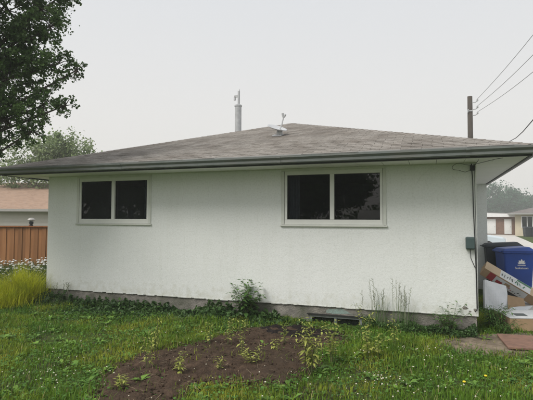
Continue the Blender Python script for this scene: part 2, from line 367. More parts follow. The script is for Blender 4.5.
while x < -.1:
    w = r.uniform(.05, .3); h = r.uniform(.002, .014)
    MB().hexa([(x, -.004, ZB-h), (x+w, -.004, ZB-h*r.uniform(.3, 1)), (x+w, .024, ZB-.004), (x, .024, ZB-.004), (x, -.004, ZB+.012), (x+w, -.004, ZB+.012), (x+w, .024, ZB+.012), (x, .024, ZB+.012)]).build('stucco_lip', M_stucco, house); x += w+r.uniform(.01, .12)
mb = MB()                                    # broken plaster near the corner
for cx, cz, s in ((-.19, .315, .035), (-.045, .30, .03), (-.12, .27, .018)):
    mb.poly([(cx+s*1.3*math.cos(a)*r.uniform(.5, 1.1), -.003, cz+s*math.sin(a)*r.uniform(.5, 1.1)) for a in [k*math.pi/4 for k in range(8)]])
mb.build('plaster_chip', M_concrete, house)

def window(x0, x1, z0, z1):
    w = MB()                                 # flat outer trim around the opening
    t, y0, y1 = .055, -.018, .015
    w.box(x0-.015, x1+.015, y0, y1, z1-t*.6, z1+.012); w.box(x0-.015, x0+t-.015, y0, y1, z0, z1-t*.6-.001); w.box(x1-t+.015, x1+.015, y0, y1, z0, z1-t*.6-.001)
    o = w.build('window', M_trim, house, bevel=.004)
    s = MB().hexa([(x0-.03, -.036, z0-.034), (x1+.03, -.036, z0-.034), (x1+.03, .01, z0-.034), (x0-.03, .01, z0-.034), (x0-.03, -.036, z0-.008), (x1+.03, -.036, z0-.008), (x1+.03, .01, z0), (x0-.03, .01, z0)]); s.build('sill', M_trim, o, bevel=.004)
    a, b, c, d = x0+t-.01, x1-t+.01, z0+.002, z1-t*.6+.004
    f = MB(); q = .045; m = (a+b)/2
    f.box(a, b, -.008, .07, c, c+q+.04); f.box(a, b, -.008, .07, d-q*1.6, d); f.box(a, a+q, -.007, .069, c+q+.04, d-q*1.6); f.box(b-q, b, -.007, .069, c+q+.04, d-q*1.6)
    f.build('frame', M_frame, o, bevel=.004)
    MB().box(m-.036, m+.036, -.012, .06, c+q+.041, d-q*1.6-.001).build('mullion', M_frame, o, bevel=.004)
    for k, (u, v) in enumerate(((a+q, m-.036), (m+.036, b-q))):
        yy = .035+.012*k
        MB().quad((u, yy, c+q+.04), (v, yy, c+q+.04), (v, yy, d-q*1.6), (u, yy, d-q*1.6)).build('pane', M_glass, o)
        g = .008; e = MB(); z0_, z1_ = c+q+.041, d-q*1.6-.001
        e.box(u+.001, u+g, yy-.02, yy+.01, z0_, z1_); e.box(v-g, v-.001, yy-.02, yy+.01, z0_, z1_); e.box(u+g, v-g, yy-.02, yy+.01, z0_, z0_+g); e.box(u+g, v-g, yy-.02, yy+.01, z1_-g, z1_); e.build('gasket', M_dark, o)
    return o
wl = window(*WIN[0]); wr = window(*WIN[1])
wl['label'] = 'wide two pane window near the fence end of the wall'; wr['label'] = 'wide two pane window near the utility box end of the wall'
# curtains behind the panes
M_curt = mat('curtain_cloth', (.12, .12, .13), (.10, .10, .11), 4, .9)
for (x0, x1, z0, z1), fr, o in ((WIN[1], (.02, .16), wr), (WIN[0], (.86, .98), wl)):
    mb = MB(); n = 14; a = x0+(x1-x0)*fr[0]; b = x0+(x1-x0)*fr[1]
    for k in range(n):
        u = a+(b-a)*k/n; v = a+(b-a)*(k+1)/n
        mb.quad((u, .16+.025*math.sin(k*1.7), z0-.1), (v, .16+.025*math.sin(k*1.7+1.7), z0-.1), (v, .16+.02*math.sin(k*1.7+1.7), z1), (u, .16+.02*math.sin(k*1.7), z1))
    mb.build('curtain', M_curt, o, smooth=True)
M_bframe = mat('grey_frame_paint', (.24, .26, .255), (.17, .185, .18), 8, .7)
# basement window
a, b, c, d = BW
o = MB().box(a-.012, b+.012, .012, .06, d-.035, d+.006).box(a-.012, a+.03, .013, .059, c, d-.035).box(b-.03, b+.012, .013, .059, c, d-.035).build('window', M_bframe, house); o['label'] = 'low basement window in the concrete footing'
MB().box((a+b)/2-.02, (a+b)/2+.02, .016, .062, c, d-.036).build('mullion', M_bframe, o)
MB().box(a-.05, b+.05, -.02, .03, d+.007, d+.022).build('lintel', M_dark, o)
M_dglass = mat('basement_glass', (.012, .014, .015), (.008, .01, .01), 3, .08, spec=.5)
for u, v in ((a+.03, (a+b)/2-.02), ((a+b)/2+.02, b-.03)): MB().quad((u, .055, c), (v, .055, c), (v, .055, d-.036), (u, .055, d-.036)).build('pane', M_dglass, o)

# roof: hip, with shingle tabs on the side in view
EZ = 2.745; RUN = L/2+O; RISE = 4.345-EZ; TH = math.atan2(RISE, RUN); ct, st = math.cos(TH), math.sin(TH)
xl, xr, yf, yb = -L-O, O, -O, YB+O; xm = (xl+xr)/2
A = (xm, yf+RUN, EZ+RISE); B = (xm, yb-RUN, EZ+RISE)
e = lambda x, y: (x, y, EZ)
mb = MB().poly([e(xl, yf), e(xr, yf), A]).poly([e(xr, yf), e(xr, yb), B, A]).poly([e(xr, yb), e(xl, yb), B]).poly([e(xl, yb), e(xl, yf), A, B])
roof = mb.build('roof', M_deck, house)
ro = Vector((xl, yf, EZ)); rv = Vector((0, ct, st)); rn = Vector((0, -st, ct))
EXP, TW = .142, .31
def tab_mesh(mb, u0, u1, v0, jit=0.):
    lo = .004; hi = .011
    p = lambda u, v, h: ro+Vector((u, 0, 0))+rv*v+rn*h
    mb.hexa([p(u0, v0+jit, lo), p(u1, v0+jit, lo), p(u1, v0+EXP+.03, .001), p(u0, v0+EXP+.03, .001), p(u0, v0+jit, hi), p(u1, v0+jit, hi), p(u1, v0+EXP+.03, .005), p(u0, v0+EXP+.03, .005)])
tabm = MB(); G = .003
_p = lambda u, v, h: Vector((u, 0, 0))+rv*v+rn*h
tabm.hexa([_p(G, 0, .006), _p(TW-G, 0, .006), _p(TW-G, EXP+.03, .001), _p(G, EXP+.03, .001), _p(G, 0, .011), _p(TW-G, 0, .011), _p(TW-G, EXP+.03, .005), _p(G, EXP+.03, .005)])
tme = bpy.data.meshes.new('shingle'); tme.from_pydata([tuple(v) for v in tabm.v], [], tabm.f); tme.materials.append(M_shingle)
rest = MB(); nsh = 0; ho = Vector(org(roof)); SLEN = RUN/ct; r = random.Random(5)
for k in range(int(SLEN/EXP)+1):
    v0 = k*EXP-.02; a = max(0, (v0+EXP+.03)*ct); b = (xr-xl)-a
    u = -TW*((k*.5+r.uniform(-.03, .03)) % 1.0)-TW
    while u < b:
        if u >= a-.001 and u+TW <= b:
            if nsh < 300:
                o = bpy.data.objects.new('shingle', tme); COL.objects.link(o); o.parent = roof
                o.location = ro+Vector((u, 0, 0))+rv*(v0+r.uniform(-.006, .006))+rn*r.uniform(0, .003)-ho; nsh += 1
            else: tab_mesh(rest, u+G, u+TW-G, v0, r.uniform(-.006, .006))
        elif u+TW > a+.02 and u < b-.02: tab_mesh(rest, max(u+G, a), min(u+TW-G, b), v0)
        u += TW
stuff(rest.build('shingle_field', M_shingle, roof))
# the other slopes: plain courses
mb = MB()
for (P0, P1, din) in ((e(xr, yf), e(xr, yb), Vector((-ct, 0, st))), (e(xl, yb), e(xl, yf), Vector((ct, 0, st))), (e(xr, yb), e(xl, yb), Vector((0, -ct, st)))):
    P0, P1 = Vector(P0), Vector(P1); d = (P1-P0).normalized(); ln = (P1-P0).length; nn = d.cross(din)
    k = 0
    while k*EXP < SLEN-.05:
        v0 = k*EXP-.02; a = max(0, (v0+EXP+.02)*ct); q = lambda u, v, h: P0+d*u+din*v+nn*h
        if ln-2*a > .1: mb.hexa([q(a, v0, .004), q(ln-a, v0, .004), q(ln-a, v0+EXP+.02, .001), q(a, v0+EXP+.02, .001), q(a, v0, .014), q(ln-a, v0, .014), q(ln-a, v0+EXP+.02, .004), q(a, v0+EXP+.02, .004)])
        k += 1
stuff(mb.build('shingle_course', M_shingle, roof))
# hip caps
def caps(P0, P1, na, nb, count):
    P0, P1 = Vector(P0), Vector(P1); d = (P1-P0).normalized(); sa = na.cross(d).normalized(); sb = nb.cross(d).normalized()
    if sa.z > 0: sa = -sa
    if sb.z > 0: sb = -sb
    m = MB(); w = .13; nm = (na+nb).normalized()
    for i, (h0, h1) in enumerate(((.004, .011),)):
        P = []
        for t, hh in ((0, h1), (.20, h0)):
            P += [d*t+sa*w+na*(hh-.012), d*t+nm*hh, d*t+sb*w+nb*(hh-.012), d*t+sb*w+nb*(hh+.0), d*t+nm*(hh+.008), d*t+sa*w+na*(hh+.0)]
        m.v = [tuple(p) for p in P]
        m.f = [(k, (k+1) % 6, 6+(k+1) % 6, 6+k) for k in range(6)]+[(5, 4, 1, 0), (4, 3, 2, 1), (6, 7, 10, 11), (7, 8, 9, 10)]
    me = bpy.data.meshes.new('ridge_cap'); me.from_pydata(m.v, [], m.f); me.materials.append(M_shingle)
    for k in range(count):
        o = bpy.data.objects.new('ridge_cap', me); COL.objects.link(o); o.parent = roof
        o.location = P0+(P1-P0)*(k/count)+d*r.uniform(-.006, .006)-ho
nf = Vector((0, -st, ct)); nl = Vector((-st, 0, ct)); nr = Vector((st, 0, ct))
caps(e(xl, yf), A, nf, nl, 46); caps(e(xr, yf), A, nf, nr, 46); caps(A, B, nl, nr, 26)
# eaves: fascia, soffit panels, drip edge, gutters
f = MB(); t = .03
f.box(xl, xr, yf, yf+t, ZS-.012, EZ-.012); f.box(xr-t, xr, yf+t+.002, yb, ZS-.012, EZ-.013); f.box(xl, xl+t, yf+t+.002, yb, ZS-.012, EZ-.013)
f.build('fascia', M_fascia, house)
MB().box(xl-.02, xr+.02, yf-.022, yf-.001, EZ-.012, EZ+.012).box(xr+.001, xr+.022, yf, yb, EZ-.011, EZ+.011).box(xl-.022, xl-.001, yf, yb, EZ-.011, EZ+.011).build('drip_edge', M_drip, house)
def gutter(a, b, outv):
    o = Vector(outv); z = Vector((0, 0, 1))
    prof = [o*.0+z*.0, o*.075+z*.0, o*.085+z*.012, o*.085+z*.05, o*.115+z*.085, o*.115+z*.115, o*.107+z*.115, o*.105+z*.088, o*.077+z*.055, o*.075+z*.01, o*.005+z*.008, o*.005+z*.11, o*0+z*.11]
    return MB().prism(prof, a, b)
gutter((xl-.02, yf-.001, ZS+.012), (xr+.115, yf-.001, ZS+.012), (0, -1, 0)).build('gutter', M_gutter, house)
for xj in (-6.15, -3.05, -.2): gutter((xj, yf-.004, ZS+.008), (xj+.06, yf-.004, ZS+.008), (0, -1.03, 0)).build('gutter_seam', M_gutter, house)
gutter((xr+.001, yf+.01, ZS+.012), (xr+.001, yb, ZS+.012), (1, 0, 0)).build('gutter', M_gutter, house)
s = MB(); n = 24; w = (xr-xl-2*t)/n
for k in range(n):
    x = xl+t+k*w
    MB().box(x+.003, x+w-.003, yf+t+.001, -.001, ZS, ZS+.012).build('soffit_panel', M_soffit, house)
y = .002; k = 0
while y < 12.6:
    MB().box(.002, xr-t-.001, y+.003, y+.403, ZS+.001, ZS+.013).build('soffit_panel', M_soffit, house); y += .406
MB().quad((xl+t, 0, ZS+.014), (-L, 0, ZS+.014), (-L, YB, ZS+.014), (xl+t, YB, ZS+.014)).build('soffit_panel', M_soffit, house)
MB().box(-L, 0, -.012, -.001, ZS-.018, ZS-.001).build('frieze_strip', M_trim, house)
# utility box, corner cable, loose wires
b = MB().box(-.172, -.042, -.085, -.001, 1.235, 1.43).build('utility_box', M_box, house, bevel=.018); b['label'] = 'small grey green utility box beside the corner'
MB().box(-.165, -.049, -.098, -.086, 1.25, 1.415).build('cover', M_box, b, bevel=.006)
MB().tube([(-.07, -.02, 2.58), (-.055, -.018, 2.3), (-.05, -.016, 1.8), (-.035, -.018, 1.3), (-.026, -.018, .8), (-.022, -.018, .3), (-.05, -.03, .27)], .007, 6).tube([(-.03, -.02, 2.56), (-.024, -.016, 2.0), (-.018, -.016, 1.2), (-.014, -.016, .32)], .0035, 5).tube([(-.105, -.02, 1.24), (-.10, -.02, 1.1), (-.04, -.02, .95)], .005, 5).build('cable', M_cable, house, smooth=True)
mb = MB()
mb.tube([(-.2+.15*math.cos(a)+.02*math.sin(2*a), -.06, 2.515+.06*math.sin(a)+.015*math.cos(3*a)) for a in [k*.42 for k in range(16)]], .0035, 5)
mb.tube([(-.05, -.04, 2.56), (.1, -.25, 2.575), (.22, -.45, 2.585), (.3, -.6, 2.58)], .004, 5)
mb.tube([(-.06, -.03, 2.5), (-.02, -.2, 2.56), (0, -.4, 2.59)], .004, 5)
mb.box(-.09, -.02, -.05, -.001, 2.47, 2.55)
mb.build('loose_wire', M_cable, house, smooth=False)
# flue on the far slope
fl = MB().lathe([(.092, 3.6), (.092, 4.86), (.105, 4.865), (.105, 4.90), (.05, 4.93)], (-5.72, 3.95, 0), 18).build('flue_pipe', M_metal, house, smooth=False)
MB().lathe([(.032, 4.93), (.032, 5.30), (.015, 5.36)], (-5.705, 3.95, 0), 10).build('mast', M_metal, fl)
MB().box(-5.83, -5.73, 3.93, 3.97, 5.13, 5.19).box(-5.85, -5.80, 3.93, 3.97, 5.05, 5.15).build('bracket', M_metal, fl)

# ------------------------------------------------------------------ dish, pole, wires
base = Vector((-3.86, 1.79, EZ+(1.79-yf)*math.tan(TH)+.015))
dish = thing('satellite_dish', 'grey satellite dish tipped back on the roof near its peak', 'satellite dish', base)
MB().obox(base+rn*.01, (.11, 0, 0), rv*.09, rn*.008).build('foot_plate', M_dish, dish)
MB().tube([base, base+Vector((.0, .0, .10)), base+Vector((.03, .03, .16))], .024, 8).build('mast', M_dish, dish)
dn = Vector((.37, -.27, .89)).normalized(); q = dn.to_track_quat('Z', 'Y').to_matrix().to_4x4()
prof = [(.01, .0), (.10, .006), (.18, .022), (.235, .045), (.24, .052), (.23, .052), (.17, .03), (.09, .014), (.01, .008)]
MB().lathe(prof, base+Vector((-.03, .02, .14)), 28, q @ Matrix.Scale(.85, 4, (0, 1, 0))).build('reflector', M_dish, dish, smooth=True)
MB().tube([base+Vector((.05, .0, .12)), base+Vector((.10, .0, .26)), base+Vector((.14, 0, .42))], .016, 7).build('feed_arm', M_dish, dish)
MB().tube([base+Vector((.13, 0, .40)), base+Vector((.12, -.02, .49))], [.02, .028], 8).tube([base+Vector((.15, 0, .40)), base+Vector((.19, -.02, .46))], [.018, .024], 8).build('receiver', M_dish, dish)
MB().obox(base+Vector((.06, .03, .07)), (.035, 0, .02), (0, .03, 0), (-.01, 0, .05)).build('mount_bracket', M_dish, dish)

pole = thing('utility_pole', 'dark wooden utility pole rising behind the roof', 'utility pole', (1.47, 19.05, float(gz(1.47, 19))))
MB().tube([(1.47, 19.05, -.4), (1.47, 19.05, 4), (1.47, 19.05, 8.42)], [.17, .15, .125], 12).build('pole', M_wood, pole, smooth=True)
ins = []
for z in (8.12, 7.75, 7.43):
    c = Vector((1.82, 18.85, z))
    br = MB().tube([(1.56, 19.0, z-.06), (1.72, 18.92, z-.07), (1.80, 18.86, z-.04), c], [.022, .022, .02, .02], 6).build('bracket', M_metal, pole)
    MB().lathe([(.03, -.03), (.055, 0), (.035, .03), (.05, .05), (.02, .08)], c, 10).build('insulator', M_dish, br); ins.append(c+Vector((0, 0, .08)))
MB().box(1.33, 1.61, 18.9, 18.94, 7.58, 7.64).tube([(1.35, 18.9, 7.52), (1.38, 18.88, 7.7)], .03, 6).build('clamp', M_metal, pole)
ends = [Vector((2.76, 9.93, 8.11)), Vector((2.75, 9.96, 7.42)), Vector((2.75, 9.99, 6.84))]
for k, (p, q_) in enumerate(zip(ins, ends)):
    far = p+(q_-p)*1.75; pts = [p+(far-p)*t+Vector((0, 0, -.22*math.sin(math.pi*t)+.22*math.sin(math.pi*.57)*t/.57 if t < .57 else -.22*math.sin(math.pi*t)+.22*math.sin(math.pi*.57))) for t in [i/14 for i in range(15)]]
    tag(MB().tube(pts, .009, 5).build('power_line', M_line), ('topmost', 'middle', 'lowest')[k]+' of the three thin wires running from the wooden pole', 'wire', 'wires from the pole')
p0, p1 = Vector((1.55, 18.95, 6.6)), Vector((.35, -.3, 3.15))
pa, pb = Vector((1.27, 4.32, 3.66)), Vector((1.0, 1.06, 3.42)); dd = (pb-pa)
tag(MB().tube([(1.32, 18.9, 6.2), (1.36, 14, 5.0), (1.36, 8, 3.98), pa, pa+dd*.5+Vector((0, 0, -.02)), pb, (.72, -2.3, 3.2), (.3, -7, 3.4), (.1, -12, 4.0)], .009, 5).build('service_cable', M_cable), 'single dark cable rising past the right roof corner', 'wire')

# ------------------------------------------------------------------ bins and rubbish
def text_mesh(s, size, name, m, parent, loc, rot, sx=1):
    c = bpy.data.curves.new(name, 'FONT'); c.body = s; c.size = size; c.align_x = 'CENTER'; c.offset = size*.012
    o = bpy.data.objects.new('tmp', c); COL.objects.link(o); bpy.context.view_layer.update()
    me = bpy.data.meshes.new_from_object(o); bpy.data.objects.remove(o)
    x = fin(me, name, m, parent); x.location = loc; x.rotation_euler = rot; x.scale = (sx, 1, 1); return x
def bin_(loc, rz, label, m, logo, group, h=1.12, hw=.36, hd=.31):
    b = thing('wheeled_bin', label, 'bin', loc, group, local=True, rz=rz)
    mb = MB(); t = .80
    mb.hexa([(-hw*t, -hd*t, .05), (hw*t, -hd*t, .05), (hw*t, hd*t, .05), (-hw*t, hd*t, .05), (-hw*.97, -hd*.97, h-.13), (hw*.97, -hd*.97, h-.13), (hw*.97, hd*.97, h-.13), (-hw*.97, hd*.97, h-.13)])
    body = mb.build('body', m, b, bevel=.03)
    MB().box(-hw-.012, hw+.012, -hd-.012, hd+.012, h-.15, h-.10).build('rim', m, body, bevel=.012)
    lid = MB().hexa([(-hw-.03, -hd-.03, h-.105), (hw+.03, -hd-.03, h-.105), (hw+.03, hd+.03, h-.105), (-hw-.03, hd+.03, h-.105), (-hw+.03, -hd+.04, h-.045), (hw-.10, -hd+.04, h-.005), (hw-.10, hd-.04, h-.005), (-hw+.03, hd-.04, h-.045)]).build('lid', m, b, bevel=.02)
    MB().tube([(-hw-.06, -hd*.7, h-.11), (-hw-.06, hd*.7, h-.11)], .016, 8).tube([(-hw-.06, -hd*.7, h-.11), (-hw+.01, -hd*.7, h-.11)], .014, 8).tube([(-hw-.06, hd*.7, h-.11), (-hw+.01, hd*.7, h-.11)], .014, 8).build('handle', m, body)
    for s in (-1, 1):
        w = MB().lathe([(.04, -.025), (.11, -.025), (.12, -.015), (.12, .015), (.11, .025), (.04, .025)], (-hw*.72, s*(hd*.82+.03), .12), 18, Matrix.Rotation(R(90), 4, 'X')).build('wheel', M_dark, b, smooth=False)
    if logo:
        sl = math.atan2(hd*(.97-t), h-.18); yat = lambda z: -(hd*t+hd*(.97-t)*(z-.05)/(h-.18))-.004
        em = MB(); n = 0
        for ang, ln in ((0, .105), (38, .095), (-38, .095), (74, .085), (-74, .085)):   # fan of five petals
            a = R(ang); d = Vector((math.sin(a), 0, math.cos(a))); s_ = Vector((math.cos(a), 0, -math.sin(a)))
            pts = [(0.02, 0), (.55, .26), (.8, .2), (1, 0), (.8, -.2), (.55, -.26)]
            P = []
            for u, v in pts:
                p = Vector((.045, 0, .745))+d*ln*u+s_*ln*v*.8; P.append((p.x, yat(p.z), p.z))
            em.poly(P)
        for z in (.715, .70): em.quad((-.04, yat(z), z), (.13, yat(z), z), (.125, yat(z+.008), z+.008), (-.035, yat(z+.008), z+.008))
        em.build('emblem', M_white, body)
        text_mesh('Saskatoon', .068, 'lettering', M_white, body, (.045, yat(.655)-.001, .632), (R(90)-sl*-1, 0, 0), 1.0)
    else:
        MB().quad((.0, -hd*.94, .78), (.07, -hd*.94, .78), (.07, -hd*.955, .84), (.0, -hd*.955, .84)).build('sticker', M_white, body)
    return b
BG = 'wheeled bins beside the house'
bin_((1.09, 3.76, dz(1.09, 3.76)+.001), R(12), 'blue wheeled recycling bin with white emblem and lettering', M_bluebin, True, BG, 1.12, .325, .30)
bin_((.94, 4.37, dz(.94, 4.4)+.001), R(3), 'charcoal wheeled bin half hidden behind the blue bin', M_blackbin, False, BG, 1.18, .40, .18)

def g(x, y): return float(gz(x, y))
# long printed carton leaning on the bins
P0 = Vector((.36, 2.82, .70)); P1 = Vector((1.50, 2.86, -.0)); ax = (P1-P0).normalized(); ay = Vector((.0, .80, .60)); ay = (ay-ax*ay.dot(ax)).normalized(); az = ax.cross(ay)
if az.z < 0: az = -az
c = (P0+P1)/2; hl = (P1-P0).length/2; hw_, hh_ = .13, .10
lb = thing('long_carton', 'long printed cardboard carton leaning against the blue bin', 'box', (c.x, c.y, g(c.x, c.y)))
lbody = MB().obox(c, ax*hl, ay*hw_, az*hh_).build('carton_body', M_card, lb, bevel=.004)
def onface(name, m, u0, u1, v0, v1, face, lift=.003):
    n, o_, hv = (-ay, az, hw_) if face == 'front' else (az, ay, hh_)
    q_ = lambda u, v: c+ax*(-hl+u*2*hl)+o_*(v*(hh_ if face == 'front' else hw_))+n*(hv+lift)
    return MB().quad(q_(u0, v0), q_(u1, v0), q_(u1, v1), q_(u0, v1)).build(name, m, lbody)
onface('print_panel', M_cardin, .0, .24, -1, 1, 'top')
onface('print_panel', M_print_w, .24, .72, -.96, .96, 'top')
onface('print_panel', M_cardin, .72, 1, -1, 1, 'top')
onface('print_panel', M_print_w, .20, .70, -.9, .8, 'front')
onface('print_panel', M_print_r, .10, .20, -.9, .9, 'front'); onface('print_panel', M_print_r, .235, .33, -.6, .1, 'front', .005); onface('print_panel', M_card, .36, .44, -.2, .5, 'front', .005)
def stroke(m_, u, v, du, dv, w, face):
    n_, o_, hv, ho_ = (-ay, az, hw_, hh_) if face == 'front' else (az, ay, hh_, hw_)
    q_ = lambda u, v: c+ax*(-hl+u*2*hl)+o_*(v*ho_)+n_*(hv+.006)
    MB().quad(q_(u, v), q_(u+w, v), q_(u+du+w, v+dv), q_(u+du, v+dv)).build('print_mark', m_, lbody)
rk = random.Random(9)
for k in range(9): stroke(M_print_k if k < 5 else M_print_g, .26+.042*k, rk.uniform(-.6, -.2), rk.uniform(-.02, .03), rk.uniform(.5, .9), rk.uniform(.008, .02), 'top')
for k in range(4): stroke(M_print_k, .27+.05*k, rk.uniform(-.3, .3), .05, rk.uniform(-.1, .15), .012, 'top')
for k in range(7): stroke(M_print_r if k < 3 else M_print_k, .40+.035*k, rk.uniform(-.7, -.1), .012, rk.uniform(.15, .4), .014, 'front')
onface('print_mark', M_print_g, .50, .72, .5, .9, 'top', .006)
# white foam packing
def slab(name, label, cat, pts, th, nrm, m, bevel=.006, n=8, warp=.02, seed=0):
    """warped sheet between four corners (ccw), with thickness"""
    p = [Vector(q_) for q_ in pts]; nr_ = Vector(nrm).normalized(); r = random.Random(seed); mb = MB(); gV = []
    for s_ in (0, 1):
        for j in range(n+1):
            for i in range(n+1):
                u, v = i/n, j/n; q_ = p[0]*(1-u)*(1-v)+p[1]*u*(1-v)+p[2]*u*v+p[3]*(1-u)*v
                w = warp*(math.sin(u*3.1+seed)*math.cos(v*2.3+seed*1.7)+.25*math.sin(u*9+seed)*math.sin(v*7))
                q_ = q_+nr_*(w+th*s_); gV.append(tuple(q_))
    N1 = (n+1)**2; mb.v = gV; id_ = lambda s_, i, j: s_*N1+j*(n+1)+i
    for j in range(n):
        for i in range(n):
            mb.f.append((id_(1, i, j), id_(1, i+1, j), id_(1, i+1, j+1), id_(1, i, j+1))); mb.f.append((id_(0, i, j+1), id_(0, i+1, j+1), id_(0, i+1, j), id_(0, i, j)))
    for k in range(n):
        mb.f += [(id_(0, k, 0), id_(0, k+1, 0), id_(1, k+1, 0), id_(1, k, 0)), (id_(0, k+1, n), id_(0, k, n), id_(1, k, n), id_(1, k+1, n)), (id_(0, 0, k+1), id_(0, 0, k), id_(1, 0, k), id_(1, 0, k+1)), (id_(0, n, k), id_(0, n, k+1), id_(1, n, k+1), id_(1, n, k))]
    o = mb.build(name, m); return tag(o, label, cat)
zb = g(.5, 2.3)
slab('foam_block', 'upright white foam packing block leaning on the long carton', 'packing', [(.30, 2.26, zb), (.72, 2.36, zb), (.735, 2.60, .36), (.31, 2.48, .47)], .10, (.2, -.9, .3), M_foam, n=10, warp=.04, seed=2)
slab('foam_sheet', 'bent white packing sheet lying in front of the long carton', 'packing', [(.66, 1.95, g(.7, 2)+.01), (.95, 1.85, .02), (1.12, 2.05, .08), (.80, 2.2, .0)], .015, (0, -.2, 1), M_foam, n=8, warp=.02, seed=5)
slab('cardboard_flap', 'torn piece of bare cardboard between foam and carton', 'cardboard', [(.72, 2.18, zb+.02), (1.05, 2.22, zb+.02), (1.03, 2.42, .16), (.75, 2.4, .22)], .012, (0, -.9, .3), M_card, n=6, warp=.015, seed=8)
# flat carton in front
fb = thing('flat_carton', 'low cardboard carton with white top beside the red board', 'box', (.9, .8, g(.9, .8)))
zz = g(.7, .6)-.005
bb = MB().hexa([(.50, .42, zz), (1.32, .66, zz), (1.14, 1.28, zz), (.34, 1.05, zz), (.50, .42, zz+.20), (1.32, .66, zz+.20), (1.14, 1.28, zz+.21), (.34, 1.05, zz+.21)]).build('carton_body', M_card, fb, bevel=.006)
MB().hexa([(.50, .415, zz+.203), (1.325, .656, zz+.203), (1.145, 1.285, zz+.213), (.335, 1.05, zz+.213), (.50, .415, zz+.21), (1.325, .656, zz+.21), (1.145, 1.285, zz+.22), (.335, 1.05, zz+.222)]).build('lid', M_print_w, fb)
MB().quad((.62, .62, zz+.2155), (.80, .67, zz+.2155), (.76, .85, zz+.2205), (.58, .80, zz+.2205)).build('print_panel', M_print_k, fb)
b_ = slab('weathered_board', 'flat weathered reddish board lying on the bare earth', 'board', [(.29, -.81, g(.3, -.8)+.03), (.98, -.66, g(1, -.7)+.03), (1.12, .11, g(1.1, .1)+.035), (.24, -.08, g(.2, -.1)+.035)], .022, (0, 0, 1), M_board, n=8, warp=.004, seed=1)

# ------------------------------------------------------------------ fence, neighbour, far buildings
M_ngut = gmat('neighbour_gutter', (.40, .385, .36), .5)
fe = thing('cedar_fence', 'reddish cedar board fence between the two houses', 'fence', (-13, 3.6, g(-13, 3.6)))
d0 = Vector((-17.6, 2.08, 0)); dv = Vector((.944, .329, 0)); nv = Vector((-.329, .944, 0)); bm = None; FT = 1.46
mb = MB().box(0, .138, -.009, .009, 0, 1.5); bme = bpy.data.meshes.new('board'); bme.from_pydata(mb.v, [], mb.f); bme.materials.append(M_cedar)
fo = Vector(org(fe)); r = random.Random(3); k = 0; u = 0
while u < 8.6:
    p = d0+dv*u; o = bpy.data.objects.new('board', bme); COL.objects.link(o); o.parent = fe
    o.location = p+nv*(.018 if k % 2 else -.003)+Vector((0, 0, FT-1.52+r.uniform(-.004, .004)))-fo; o.rotation_euler = (0, 0, math.atan2(dv.y, dv.x)+r.uniform(-.01, .01)); u += .128; k += 1
for z in (FT-.02, ): MB().obox(d0+dv*4.3+Vector((0, 0, z+.012)), dv*4.35, nv*.055, (0, 0, .018)).build('top_rail', M_cedarpost, fe)
for z in (FT-.35, FT-1.3): MB().obox(d0+dv*4.3+nv*.055+Vector((0, 0, z)), dv*4.35, nv*.02, (0, 0, .045)).build('rail', M_cedarpost, fe)
for u in (.2, 2.6, 4.95, 7.3): MB().obox(d0+dv*u+nv*.125+Vector((0, 0, FT/2-.1)), dv*.045, nv*.045, (0, 0, FT/2+.15)).build('post', M_cedarpost, fe)
lp = d0+dv*5.03; lb_ = thing('fence_lantern', 'small dark lantern with pale shade standing on the fence', 'lantern', (lp.x, lp.y, FT+.01))
MB().lathe([(.05, FT+.011), (.06, FT+.03), (.035, FT+.05), (.06, FT+.07), (.07, FT+.15), (.04, FT+.155)], (lp.x, lp.y, 0), 8).build('body', M_blackbin, lb_)
MB().lathe([(.11, FT+.185), (.12, FT+.20), (.09, FT+.25), (.03, FT+.27)], (lp.x, lp.y, 0), 12).build('shade', M_ngut, lb_)
MB().lathe([(.05, FT+.156), (.06, FT+.184)], (lp.x, lp.y, 0), 8).build('glass', M_dish, lb_)

def hip_house(root, W_, D_, z0, ze, rise, ov, mw_, mr_, mg):
    """local frame: front face along -x from the origin, depth +y"""
    MB().box(-W_, 0, 0, D_, z0, ze).build('wall', mw_, root)
    a, b, c, d = -W_-ov, ov, -ov, D_+ov; h = (d-c)/2
    e = [(a, c, ze), (b, c, ze), (b, d, ze), (a, d, ze)]; A = (b-h, (c+d)/2, ze+rise); B = (a+h, (c+d)/2, ze+rise)
    if A[0] < B[0]: A = B = ((A[0]+B[0])/2, A[1], A[2])
    rf = MB().poly([e[0], e[1], A, B]).poly([e[1], e[2], A]).poly([e[2], e[3], B, A]).poly([e[3], e[0], B]).poly([e[3], e[2], e[1], e[0]]).build('roof', mr_, root)
    MB().box(a, b, c-.1, c-.005, ze-.14, ze+.01).box(b+.005, b+.1, c-.1, d, ze-.14, ze+.01).build('gutter', mg, root)
    return rf
M_nroof = mat('neighbour_shingle', (.40, .27, .19), (.27, .18, .13), 3.5, .95, .5, 30, c3=(.33, .235, .18), scale3=7)
M_nwall = mat('neighbour_siding', (.70, .66, .61), (.65, .61, .56), 2, .8)
nh = thing('neighbour_house', 'pale house with brown shingled roof behind the cedar fence', 'house', (-17.5, 14.79, g(-17.5, 14.8)), local=True, rz=math.atan2(.329, .944))
hip_house(nh, 19, 16, -.2, 2.25, 2.2, .5, M_nwall, M_nroof, M_ngut)
for k in range(9):          # lap siding boards
    MB().hexa([(-19, -.022, .2+k*.22), (0, -.022, .2+k*.22), (0, -.004, .2+k*.22), (-19, -.004, .2+k*.22), (-19, -.008, .415+k*.22), (0, -.008, .415+k*.22), (0, -.004, .415+k*.22), (-19, -.004, .415+k*.22)]).build('siding_board', M_nwall, nh)
